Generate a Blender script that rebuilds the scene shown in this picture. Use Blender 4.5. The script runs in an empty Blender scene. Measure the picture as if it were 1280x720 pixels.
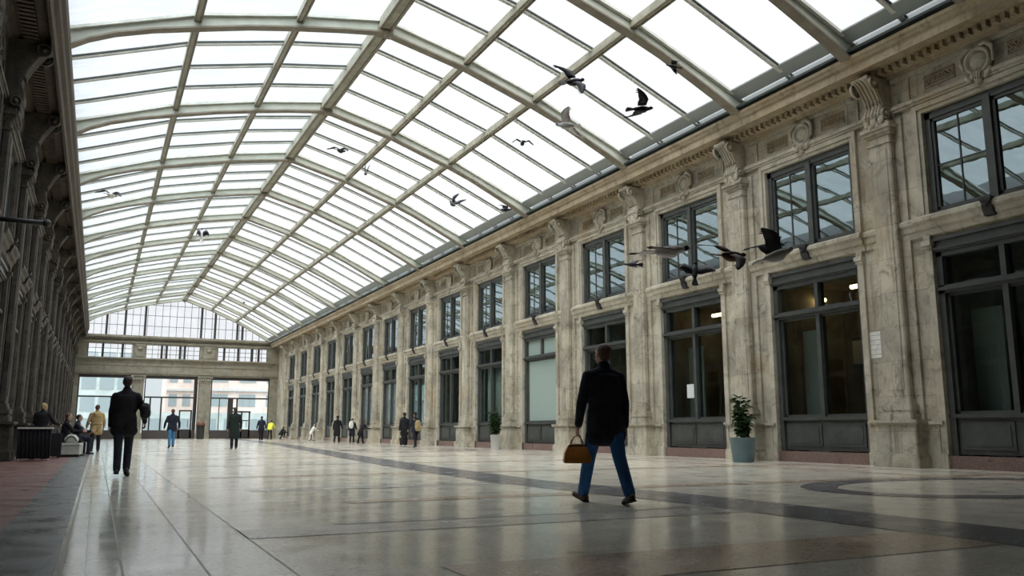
import bpy, bmesh, math, random
from mathutils import Vector, Matrix, Euler
R = math.radians
rnd = random.Random(7)
scn = bpy.context.scene
COL = scn.collection

# ------------------------------------------------------------------ helpers
def tag(o, label=None, cat=None, group=None, kind=None):
    if label: o['label'] = label
    if cat: o['category'] = cat
    if group: o['group'] = group
    if kind: o['kind'] = kind
    return o

def empty(name, loc=(0, 0, 0), rz=0.0):
    o = bpy.data.objects.new(name, None)
    o.empty_display_size = 0.2
    o.location = loc
    o.rotation_euler = (0, 0, rz)
    COL.objects.link(o)
    return o

class MB:
    """collects vertices and faces, builds ONE mesh object"""
    def __init__(s, tf=None):
        s.v = []; s.f = []; s.m = []; s.tf = tf; s.sm = []
    def add(s, vs, fs, mi=0, smooth=False):
        b = len(s.v)
        for p in vs:
            p = s.tf(*p) if s.tf else p
            s.v.append(tuple(p))
        for f in fs:
            s.f.append(tuple(i + b for i in f)); s.m.append(mi); s.sm.append(smooth)
        return s
    def box(s, x0, x1, y0, y1, z0, z1, mi=0):
        vs = [(x0, y0, z0), (x1, y0, z0), (x1, y1, z0), (x0, y1, z0), (x0, y0, z1), (x1, y0, z1), (x1, y1, z1), (x0, y1, z1)]
        fs = [(0, 3, 2, 1), (4, 5, 6, 7), (0, 1, 5, 4), (1, 2, 6, 5), (2, 3, 7, 6), (3, 0, 4, 7)]
        return s.add(vs, fs, mi)
    def cbox(s, x0, x1, y0, y1, z0, z1, c=0.02, mi=0):
        """box with chamfered vertical edges"""
        pl = [(x0 + c, y0), (x1 - c, y0), (x1, y0 + c), (x1, y1 - c), (x1 - c, y1), (x0 + c, y1), (x0, y1 - c), (x0, y0 + c)]
        vs = [(a, b, z0) for a, b in pl] + [(a, b, z1) for a, b in pl]
        n = 8
        fs = [tuple(reversed(range(n))), tuple(range(n, 2 * n))] + [(i, (i + 1) % n, n + (i + 1) % n, n + i) for i in range(n)]
        return s.add(vs, fs, mi)
    def prism_y(s, prof, y0, y1, mi=0):
        """prof: polygon of (x,z), extruded along y"""
        n = len(prof)
        vs = [(a, y0, b) for a, b in prof] + [(a, y1, b) for a, b in prof]
        fs = [tuple(range(n)), tuple(reversed(range(n, 2 * n)))] + [(i, n + i, n + (i + 1) % n, (i + 1) % n) for i in range(n)]
        return s.add(vs, fs, mi)
    def prism_x(s, prof, x0, x1, mi=0):
        n = len(prof)
        vs = [(x0, a, b) for a, b in prof] + [(x1, a, b) for a, b in prof]
        fs = [tuple(range(n)), tuple(reversed(range(n, 2 * n)))] + [(i, n + i, n + (i + 1) % n, (i + 1) % n) for i in range(n)]
        return s.add(vs, fs, mi)
    def prism_z(s, prof, z0, z1, mi=0):
        n = len(prof)
        vs = [(a, b, z0) for a, b in prof] + [(a, b, z1) for a, b in prof]
        fs = [tuple(reversed(range(n))), tuple(range(n, 2 * n))] + [(i, (i + 1) % n, n + (i + 1) % n, n + i) for i in range(n)]
        return s.add(vs, fs, mi)
    def tube(s, pts, rad, n=8, mi=0, cap=True):
        pts = [Vector(p) for p in pts]
        if not isinstance(rad, (list, tuple)): rad = [rad] * len(pts)
        rings = []
        up = Vector((0, 0, 1))
        for i, p in enumerate(pts):
            d = (pts[min(i + 1, len(pts) - 1)] - pts[max(i - 1, 0)]).normalized()
            u = up if abs(d.dot(up)) < 0.95 else Vector((1, 0, 0))
            a = d.cross(u).normalized(); b = a.cross(d).normalized()
            rings.append([p + (a * math.cos(2 * math.pi * k / n) + b * math.sin(2 * math.pi * k / n)) * rad[i] for k in range(n)])
        vs = [q for r in rings for q in r]; fs = []
        for i in range(len(pts) - 1):
            for k in range(n):
                fs.append((i * n + k, i * n + (k + 1) % n, (i + 1) * n + (k + 1) % n, (i + 1) * n + k))
        if cap:
            fs.append(tuple(reversed(range(n)))); fs.append(tuple(range((len(pts) - 1) * n, len(pts) * n)))
        return s.add(vs, fs, mi, True)
    def capsule(s, a, b, ra, rb, sx=1.0, n=12, mi=0, side=None):
        """tapered round-ended limb from a to b; sx widens along 'side'"""
        a = Vector(a); b = Vector(b); d = b - a
        L = d.length
        if L < 1e-6: d = Vector((0, 0, 1)); L = 1e-4
        d = d.normalized()
        sd = Vector(side) if side else Vector((1, 0, 0))
        sd = sd - d * sd.dot(d)
        if sd.length < 0.05: sd = Vector((0, 1, 0)) - d * d.y
        sd.normalize(); t = d.cross(sd)
        rings = []
        for k in range(4):
            th = math.pi / 2 * (1 - k / 3 * 1.0)
            if k == 0: rings.append((a - d * ra, 0.0))
            else: rings.append((a - d * ra * math.sin(th), ra * math.cos(th)))
        for k in range(4):
            th = math.pi / 2 * k / 3
            if k == 3: rings.append((b + d * rb, 0.0))
            else: rings.append((b + d * rb * math.sin(th), rb * math.cos(th)))
        vs = [tuple(rings[0][0])]
        for c, r in rings[1:-1]:
            for q in range(n):
                an = 2 * math.pi * q / n
                vs.append(tuple(c + sd * math.cos(an) * r * sx + t * math.sin(an) * r))
        vs.append(tuple(rings[-1][0]))
        fs = []
        m = len(rings) - 2
        for q in range(n): fs.append((0, 1 + (q + 1) % n, 1 + q))
        for i in range(m - 1):
            for q in range(n):
                fs.append((1 + i * n + q, 1 + i * n + (q + 1) % n, 1 + (i + 1) * n + (q + 1) % n, 1 + (i + 1) * n + q))
        e = len(vs) - 1; o = 1 + (m - 1) * n
        for q in range(n): fs.append((o + q, o + (q + 1) % n, e))
        return s.add(vs, fs, mi, True)
    def ball(s, c, rx, ry, rz, n=14, m=9, mi=0, rot=None):
        vs = []; fs = []
        for i in range(m + 1):
            th = math.pi * i / m
            for q in range(n):
                an = 2 * math.pi * q / n
                p = Vector((rx * math.sin(th) * math.cos(an), ry * math.sin(th) * math.sin(an), rz * math.cos(th)))
                if rot: p = rot @ p
                vs.append((c[0] + p.x, c[1] + p.y, c[2] + p.z))
        for i in range(m):
            for q in range(n):
                fs.append((i * n + q, (i + 1) * n + q, (i + 1) * n + (q + 1) % n, i * n + (q + 1) % n))
        return s.add(vs, fs, mi, True)
    def lathe(s, prof, c=(0, 0, 0), n=24, mi=0):
        vs = []; fs = []
        for r, z in prof:
            for q in range(n):
                an = 2 * math.pi * q / n
                vs.append((c[0] + r * math.cos(an), c[1] + r * math.sin(an), c[2] + z))
        for i in range(len(prof) - 1):
            for q in range(n):
                fs.append((i * n + q, i * n + (q + 1) % n, (i + 1) * n + (q + 1) % n, (i + 1) * n + q))
        return s.add(vs, fs, mi, True)
    def build(s, name, mats, parent=None, recalc=True, smooth=None, mods=()):
        me = bpy.data.meshes.new(name)
        me.from_pydata(s.v, [], s.f)
        if not isinstance(mats, (list, tuple)): mats = [mats]
        for m in mats: me.materials.append(m)
        for p, mi, sm in zip(me.polygons, s.m, s.sm):
            p.material_index = mi
            p.use_smooth = sm if smooth is None else smooth
        if recalc:
            bm = bmesh.new(); bm.from_mesh(me)
            bmesh.ops.remove_doubles(bm, verts=bm.verts, dist=1e-6)
            bmesh.ops.recalc_face_normals(bm, faces=bm.faces)
            bm.to_mesh(me); bm.free()
        me.update()
        o = bpy.data.objects.new(name, me)
        COL.objects.link(o)
        if parent: o.parent = parent
        return o

def copy_obj(o, parent=None, loc=None):
    c = o.copy(); COL.objects.link(c)
    if parent: c.parent = parent
    if loc is not None: c.location = loc
    return c

def copy_tree(o, parent=None, loc=None):
    c = copy_obj(o, parent, loc)
    for ch in list(o.children):
        copy_tree(ch, c)
    return c

# ------------------------------------------------------------------ materials
def mat(name, col, rough=0.6, metal=0.0, noise=None, bump=0.0, bscale=40.0, spec=0.5, coat=0.0):
    """noise=(colour2, scale, contrast)"""
    m = bpy.data.materials.new(name); m.use_nodes = True
    nt = m.node_tree; N = nt.nodes; Lk = nt.links
    b = N['Principled BSDF']
    b.inputs['Base Color'].default_value = (*col, 1)
    b.inputs['Roughness'].default_value = rough
    b.inputs['Metallic'].default_value = metal
    b.inputs['Specular IOR Level'].default_value = spec
    b.inputs['Coat Weight'].default_value = coat
    tc = N.new('ShaderNodeTexCoord')
    if noise:
        c2, sc, lo, hi = noise
        n = N.new('ShaderNodeTexNoise'); n.inputs['Scale'].default_value = sc; n.inputs['Detail'].default_value = 6
        n.inputs['Roughness'].default_value = 0.65
        Lk.new(tc.outputs['Object'], n.inputs['Vector'])
        r = N.new('ShaderNodeValToRGB'); r.color_ramp.elements[0].position = lo; r.color_ramp.elements[1].position = hi
        r.color_ramp.elements[0].color = (*col, 1); r.color_ramp.elements[1].color = (*c2, 1)
        Lk.new(n.outputs['Fac'], r.inputs['Fac']); Lk.new(r.outputs['Color'], b.inputs['Base Color'])
    if bump:
        n2 = N.new('ShaderNodeTexNoise'); n2.inputs['Scale'].default_value = bscale; n2.inputs['Detail'].default_value = 5
        Lk.new(tc.outputs['Object'], n2.inputs['Vector'])
        bp = N.new('ShaderNodeBump'); bp.inputs['Strength'].default_value = bump; bp.inputs['Distance'].default_value = 0.02
        Lk.new(n2.outputs['Fac'], bp.inputs['Height']); Lk.new(bp.outputs['Normal'], b.inputs['Normal'])
    return m

def stone(name, base, light, dark, warm, rough=0.75, blocks=True):
    """weathered limestone facing: big tonal patches, ochre stains, fine grain, block joints"""
    m = bpy.data.materials.new(name); m.use_nodes = True
    nt = m.node_tree; N = nt.nodes; Lk = nt.links
    b = N['Principled BSDF']; b.inputs['Roughness'].default_value = rough
    g = N.new('ShaderNodeNewGeometry'); pos = g.outputs['Position']
    def noise(sc, det=5, ro=0.6, vec=None, dist=0.0):
        n = N.new('ShaderNodeTexNoise'); n.inputs['Scale'].default_value = sc
        n.inputs['Detail'].default_value = det; n.inputs['Roughness'].default_value = ro; n.inputs['Distortion'].default_value = dist
        Lk.new(vec or pos, n.inputs['Vector']); return n.outputs['Fac']
    def ramp(f, lo, hi):
        r = N.new('ShaderNodeMapRange'); r.inputs[1].default_value = lo; r.inputs[2].default_value = hi
        Lk.new(f, r.inputs[0]); return r.outputs[0]
    def mix(f, a, c, mode='MIX'):
        x = N.new('ShaderNodeMix'); x.data_type = 'RGBA'; x.blend_type = mode
        Lk.new(f, x.inputs[0])
        for s_, v in ((6, a), (7, c)):
            if isinstance(v, tuple): x.inputs[s_].default_value = (*v, 1)
            else: Lk.new(v, x.inputs[s_])
        return x.outputs[2]
    c = mix(ramp(noise(0.9, 6, 0.7, dist=0.6), 0.35, 0.65), base, light)
    c = mix(ramp(noise(2.3, 8, 0.75, dist=1.2), 0.52, 0.72), c, dark)
    c = mix(ramp(noise(0.55, 5, 0.7), 0.55, 0.75), c, warm)
    mp = N.new('ShaderNodeMapping'); mp.inputs['Scale'].default_value = (5, 5, 0.5); Lk.new(pos, mp.inputs['Vector'])
    c = mix(ramp(noise(1.0, 4, 0.6, mp.outputs[0]), 0.58, 0.8), c, dark)
    h1 = noise(14, 8, 0.75)
    c = mix(ramp(h1, 0.25, 0.8), c, light, 'OVERLAY')
    if blocks:
        # per-block tone with thin joints, in the wall's own plane (y, z)
        sx = N.new('ShaderNodeSeparateXYZ'); Lk.new(pos, sx.inputs[0])
        cb = N.new('ShaderNodeCombineXYZ'); Lk.new(sx.outputs[1], cb.inputs[0]); Lk.new(sx.outputs[2], cb.inputs[1])
        br = N.new('ShaderNodeTexBrick'); Lk.new(cb.outputs[0], br.inputs['Vector'])
        br.inputs['Scale'].default_value = 1.0; br.inputs['Brick Width'].default_value = 0.62; br.inputs['Row Height'].default_value = 0.78
        br.inputs['Mortar Size'].default_value = 0.006; br.inputs['Color1'].default_value = (0.72, 0.72, 0.72, 1)
        br.inputs['Color2'].default_value = (1.08, 1.06, 1.0, 1); br.inputs['Mortar'].default_value = (0.45, 0.45, 0.42, 1)
        x = N.new('ShaderNodeMix'); x.data_type = 'RGBA'; x.blend_type = 'MULTIPLY'; x.inputs[0].default_value = 0.75
        Lk.new(c, x.inputs[6]); Lk.new(br.outputs['Color'], x.inputs[7]); c = x.outputs[2]
    Lk.new(c, b.inputs['Base Color'])
    bp = N.new('ShaderNodeBump'); bp.inputs['Strength'].default_value = 0.35; bp.inputs['Distance'].default_value = 0.03
    Lk.new(h1, bp.inputs['Height']); Lk.new(bp.outputs['Normal'], b.inputs['Normal'])
    return m

def window_glass(name, tint, refl, rough=0.01, opaque=None, wav=0.002):
    """old window pane: see-through part + mirror part + optional frosted film"""
    m = bpy.data.materials.new(name); m.use_nodes = True
    nt = m.node_tree; N = nt.nodes; Lk = nt.links
    out = N['Material Output']; N.remove(N['Principled BSDF'])
    tr = N.new('ShaderNodeBsdfTransparent'); tr.inputs[0].default_value = (*tint, 1)
    gl = N.new('ShaderNodeBsdfGlossy'); gl.inputs['Color'].default_value = (0.74, 0.87, 0.89, 1); gl.inputs['Roughness'].default_value = rough
    fr = N.new('ShaderNodeLayerWeight'); fr.inputs[0].default_value = 0.5      # Schlick's curve, the same from both faces of the pane
    pw = N.new('ShaderNodeMath'); pw.operation = 'POWER'; pw.inputs[1].default_value = 4.0; Lk.new(fr.outputs['Facing'], pw.inputs[0])
    ad = N.new('ShaderNodeMath'); ad.operation = 'MULTIPLY_ADD'; ad.inputs[1].default_value = 0.8; ad.inputs[2].default_value = refl + 0.03; ad.use_clamp = True
    Lk.new(pw.outputs[0], ad.inputs[0])
    g = N.new('ShaderNodeNewGeometry'); n = N.new('ShaderNodeTexNoise'); n.inputs['Scale'].default_value = 1.6; n.inputs['Detail'].default_value = 2
    Lk.new(g.outputs['Position'], n.inputs['Vector'])
    bp = N.new('ShaderNodeBump'); bp.inputs['Strength'].default_value = 0.5; bp.inputs['Distance'].default_value = wav
    Lk.new(n.outputs['Fac'], bp.inputs['Height']); Lk.new(bp.outputs['Normal'], gl.inputs['Normal'])
    base = tr.outputs[0]
    if opaque:
        df = N.new('ShaderNodeBsdfDiffuse'); df.inputs[0].default_value = (*opaque, 1)
        mx0 = N.new('ShaderNodeMixShader'); mx0.inputs[0].default_value = 0.9
        Lk.new(base, mx0.inputs[1]); Lk.new(df.outputs[0], mx0.inputs[2]); base = mx0.outputs[0]
    mx = N.new('ShaderNodeMixShader'); Lk.new(ad.outputs[0], mx.inputs[0])
    Lk.new(base, mx.inputs[1]); Lk.new(gl.outputs[0], mx.inputs[2]); Lk.new(mx.outputs[0], out.inputs[0])
    return m

def roof_glass(name, tint, dirt, milk):
    m = bpy.data.materials.new(name); m.use_nodes = True
    nt = m.node_tree; N = nt.nodes; Lk = nt.links
    out = N['Material Output']; N.remove(N['Principled BSDF'])
    g = N.new('ShaderNodeNewGeometry')
    mp = N.new('ShaderNodeMapping'); mp.inputs['Scale'].default_value = (0.5, 1.6, 1.0); Lk.new(g.outputs['Position'], mp.inputs['Vector'])
    n = N.new('ShaderNodeTexNoise'); n.inputs['Scale'].default_value = 0.9; n.inputs['Detail'].default_value = 7; n.inputs['Roughness'].default_value = 0.65
    n.inputs['Distortion'].default_value = 0.8
    Lk.new(mp.outputs[0], n.inputs['Vector'])
    r = N.new('ShaderNodeValToRGB'); r.color_ramp.elements[0].position = 0.38; r.color_ramp.elements[1].position = 0.62
    r.color_ramp.elements[0].color = (*dirt, 1); r.color_ramp.elements[1].color = (*tint, 1)
    Lk.new(n.outputs['Fac'], r.inputs['Fac'])
    tr = N.new('ShaderNodeBsdfTransparent'); Lk.new(r.outputs['Color'], tr.inputs[0])
    tl = N.new('ShaderNodeBsdfTranslucent'); tl.inputs[0].default_value = (*tint, 1)
    mx = N.new('ShaderNodeMixShader'); mx.inputs[0].default_value = milk
    Lk.new(tr.outputs[0], mx.inputs[1]); Lk.new(tl.outputs[0], mx.inputs[2]); Lk.new(mx.outputs[0], out.inputs[0])
    return m

def emis(name, col, st):
    m = bpy.data.materials.new(name); m.use_nodes = True
    b = m.node_tree.nodes['Principled BSDF']
    b.inputs['Base Color'].default_value = (*col, 1)
    b.inputs['Emission Color'].default_value = (*col, 1); b.inputs['Emission Strength'].default_value = st
    return m

def terrazzo(name, base, chip1, chip2, rough=0.16, tile=None, cloud=0.15):
    m = bpy.data.materials.new(name); m.use_nodes = True
    nt = m.node_tree; N = nt.nodes; Lk = nt.links
    b = N['Principled BSDF']; b.inputs['Roughness'].default_value = rough; b.inputs['Specular IOR Level'].default_value = 0.5
    g = N.new('ShaderNodeNewGeometry'); pos = g.outputs['Position']
    v = N.new('ShaderNodeTexVoronoi'); v.inputs['Scale'].default_value = 55; Lk.new(pos, v.inputs['Vector'])
    sv = N.new('ShaderNodeSeparateColor'); Lk.new(v.outputs['Color'], sv.inputs[0])
    r = N.new('ShaderNodeValToRGB'); e = r.color_ramp.elements
    e[0].position = 0.0; e[0].color = (*chip1, 1); e[1].position = 1.0; e[1].color = (*chip2, 1)
    x = e.new(0.16); x.color = (*base, 1); x = e.new(0.86); x.color = (*base, 1)
    Lk.new(sv.outputs[0], r.inputs['Fac'])
    n = N.new('ShaderNodeTexNoise'); n.inputs['Scale'].default_value = 0.7; n.inputs['Detail'].default_value = 6; n.inputs['Roughness'].default_value = 0.7
    Lk.new(pos, n.inputs['Vector'])
    mr = N.new('ShaderNodeMapRange'); mr.inputs[1].default_value = 0.3; mr.inputs[2].default_value = 0.7
    mr.inputs[3].default_value = 1 - cloud; mr.inputs[4].default_value = 1 + cloud; Lk.new(n.outputs['Fac'], mr.inputs[0])
    mm = N.new('ShaderNodeVectorMath'); mm.operation = 'MULTIPLY'; Lk.new(r.outputs['Color'], mm.inputs[0]); Lk.new(mr.outputs[0], mm.inputs[1])
    c = mm.outputs[0]
    if tile:
        bw, rh, off, ms = tile
        br = N.new('ShaderNodeTexBrick'); Lk.new(pos, br.inputs['Vector'])
        br.offset = off; br.inputs['Scale'].default_value = 1; br.inputs['Brick Width'].default_value = bw; br.inputs['Row Height'].default_value = rh
        br.inputs['Mortar Size'].default_value = ms; br.inputs['Mortar Smooth'].default_value = 0.2
        br.inputs['Color1'].default_value = (0.93, 0.93, 0.93, 1); br.inputs['Color2'].default_value = (1.04, 1.03, 1.0, 1); br.inputs['Mortar'].default_value = (0.5, 0.48, 0.45, 1)
        m2 = N.new('ShaderNodeVectorMath'); m2.operation = 'MULTIPLY'; Lk.new(c, m2.inputs[0]); Lk.new(br.outputs['Color'], m2.inputs[1]); c = m2.outputs[0]
    Lk.new(c, b.inputs['Base Color'])
    n3 = N.new('ShaderNodeTexNoise'); n3.inputs['Scale'].default_value = 2.2; n3.inputs['Detail'].default_value = 5; Lk.new(pos, n3.inputs['Vector'])
    r3 = N.new('ShaderNodeMapRange'); r3.inputs[1].default_value = 0.3; r3.inputs[2].default_value = 0.7; r3.inputs[3].default_value = rough * 0.7; r3.inputs[4].default_value = rough * 1.5
    Lk.new(n3.outputs['Fac'], r3.inputs[0]); Lk.new(r3.outputs[0], b.inputs['Roughness'])
    return m

M = {}
M['stone'] = stone('limestone', (0.33, 0.305, 0.25), (0.57, 0.545, 0.475), (0.13, 0.115, 0.09), (0.39, 0.30, 0.185))
M['stone_plain'] = stone('limestone_carved', (0.345, 0.32, 0.26), (0.55, 0.525, 0.455), (0.14, 0.125, 0.095), (0.38, 0.30, 0.195), blocks=False)
M['stone_cornice'] = stone('limestone_cornice', (0.34, 0.29, 0.21), (0.47, 0.41, 0.31), (0.16, 0.13, 0.09), (0.33, 0.24, 0.13), blocks=False)
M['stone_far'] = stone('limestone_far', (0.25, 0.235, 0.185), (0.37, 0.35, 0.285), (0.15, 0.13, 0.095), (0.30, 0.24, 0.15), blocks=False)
M['soot'] = stone('soot_stone', (0.06, 0.052, 0.041), (0.15, 0.135, 0.115), (0.028, 0.024, 0.018), (0.075, 0.055, 0.034))  # darker copy of the limestone: the left side's shade is put in its colour
M['shaded_plain'] = stone('shaded_stone_carved', (0.08, 0.07, 0.054), (0.18, 0.16, 0.13), (0.032, 0.027, 0.02), (0.09, 0.064, 0.038), blocks=False)
M['soot_cornice'] = stone('shaded_cornice_stone', (0.08, 0.06, 0.036), (0.12, 0.09, 0.057), (0.038, 0.028, 0.017), (0.09, 0.06, 0.03), blocks=False)  # brown cornice stone, likewise darkened in colour to stand for shade
M['plinth'] = terrazzo('red_granite_plinth', (0.20, 0.13, 0.11), (0.10, 0.07, 0.06), (0.30, 0.22, 0.2), 0.35)
M['paint'] = mat('charcoal_paint', (0.055, 0.058, 0.055), 0.38, noise=((0.085, 0.088, 0.083), 3.0, 0.35, 0.7))
M['paint2'] = mat('grey_frame_paint', (0.052, 0.057, 0.053), 0.4, noise=((0.085, 0.09, 0.083), 3.0, 0.35, 0.7))
M['iron'] = mat('black_iron', (0.02, 0.02, 0.02), 0.5)
M['far_frame'] = mat('dark_bronze_frame', (0.035, 0.03, 0.028), 0.4)
M['rib'] = mat('pale_green_rib_paint', (0.56, 0.585, 0.50), 0.5, noise=((0.42, 0.43, 0.35), 1.7, 0.4, 0.75))
M['rib_edge'] = mat('weathered_rib_flange', (0.21, 0.18, 0.13), 0.6, noise=((0.30, 0.27, 0.21), 3, 0.4, 0.7))
M['bar'] = mat('glazing_bar_paint', (0.70, 0.71, 0.65), 0.5, noise=((0.5, 0.5, 0.44), 2.5, 0.4, 0.7))
M['bar_edge'] = mat('glazing_bar_putty', (0.07, 0.085, 0.08), 0.6)
M['purlin'] = mat('olive_purlin_paint', (0.42, 0.41, 0.32), 0.5, noise=((0.25, 0.235, 0.17), 2.0, 0.4, 0.7))
M['gutter'] = mat('dark_gutter_lead', (0.04, 0.055, 0.052), 0.4)
M['gutter_lt'] = mat('grey_flashing', (0.30, 0.33, 0.32), 0.45)
M['rglass_r'] = roof_glass('roof_glass', (0.90, 0.91, 0.92), (0.84, 0.855, 0.86), 0.12)
M['rglass_l'] = roof_glass('roof_glass_bluish', (0.84, 0.89, 0.925), (0.70, 0.76, 0.80), 0.12)
M['gable_glass'] = roof_glass('gable_glass', (0.93, 0.94, 0.96), (0.86, 0.88, 0.91), 0.05)
M['shop_glass'] = window_glass('shopfront_glass', (0.75, 0.8, 0.78), 0.03)
M['upper_glass'] = window_glass('upper_window_glass', (0.35, 0.4, 0.4), 0.30, wav=0.0018)
M['frost_glass'] = window_glass('papered_glass', (0.7, 0.8, 0.78), 0.05, opaque=(0.42, 0.52, 0.47), rough=0.1)
M['dim_glass'] = window_glass('curtained_glass', (0.6, 0.65, 0.63), 0.10, opaque=(0.13, 0.14, 0.13), rough=0.05)
M['far_glass'] = window_glass('entrance_glass', (0.9, 0.94, 0.95), 0.02)
M['back'] = mat('shade_block_boards', (0.06, 0.05, 0.04), 0.8)  # for the unseen roof added to block light at the near end
M['shopwall'] = mat('shop_plaster', (0.42, 0.34, 0.22), 0.8, noise=((0.2, 0.15, 0.09), 0.9, 0.35, 0.65))
M['shopfloor'] = mat('shop_boards', (0.06, 0.045, 0.035), 0.5)
M['ipanel'] = mat('pale_partition', (0.62, 0.66, 0.62), 0.7)
M['terr'] = terrazzo('terrazzo_cream', (0.67, 0.625, 0.525), (0.46, 0.40, 0.31), (0.84, 0.79, 0.69), 0.15, (2.52, 2.52, 0.0, 0.003), 0.12)
M['terr_l'] = terrazzo('terrazzo_walkway', (0.64, 0.61, 0.54), (0.44, 0.41, 0.35), (0.78, 0.75, 0.67), 0.12, (40.0, 1.0, 0.0, 0.005), 0.14)
M['granite'] = terrazzo('dark_granite', (0.085, 0.083, 0.08), (0.05, 0.05, 0.05), (0.15, 0.15, 0.15), 0.32, None, 0.08)
M['redgran'] = terrazzo('red_granite', (0.135, 0.06, 0.045), (0.05, 0.03, 0.025), (0.2, 0.1, 0.08), 0.38, None, 0.1)
M['greyband'] = terrazzo('grey_band', (0.44, 0.415, 0.36), (0.28, 0.26, 0.23), (0.58, 0.55, 0.5), 0.2, None, 0.15)
M['darkband'] = terrazzo('charcoal_band', (0.15, 0.145, 0.15), (0.06, 0.06, 0.07), (0.34, 0.32, 0.31), 0.2, (0.6, 0.6, 0.5, 0.005), 0.15)
M['brownband'] = terrazzo('brown_band', (0.44, 0.34, 0.245), (0.24, 0.17, 0.12), (0.6, 0.5, 0.39), 0.2, None, 0.18)
M['joint'] = mat('brass_joint', (0.30, 0.28, 0.23), 0.5)

# ------------------------------------------------------------------ layout numbers
P = 5.02                       # bay of the arcade
Y0, Y1 = -8.0, 88.0            # length of the hall
XR, XL = 16.3, -2.45           # wall faces
RP = [18.25 + P * k for k in range(-5, 14)]       # right pilaster centres
LP_ = [16.30 + P * k for k in range(-4, 15)]      # left pilaster centres
HO = 1.49                      # half width of openings
def ramp(y): return max(0.0, min(1.0, (y - 23.0) / 64.0))

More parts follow.
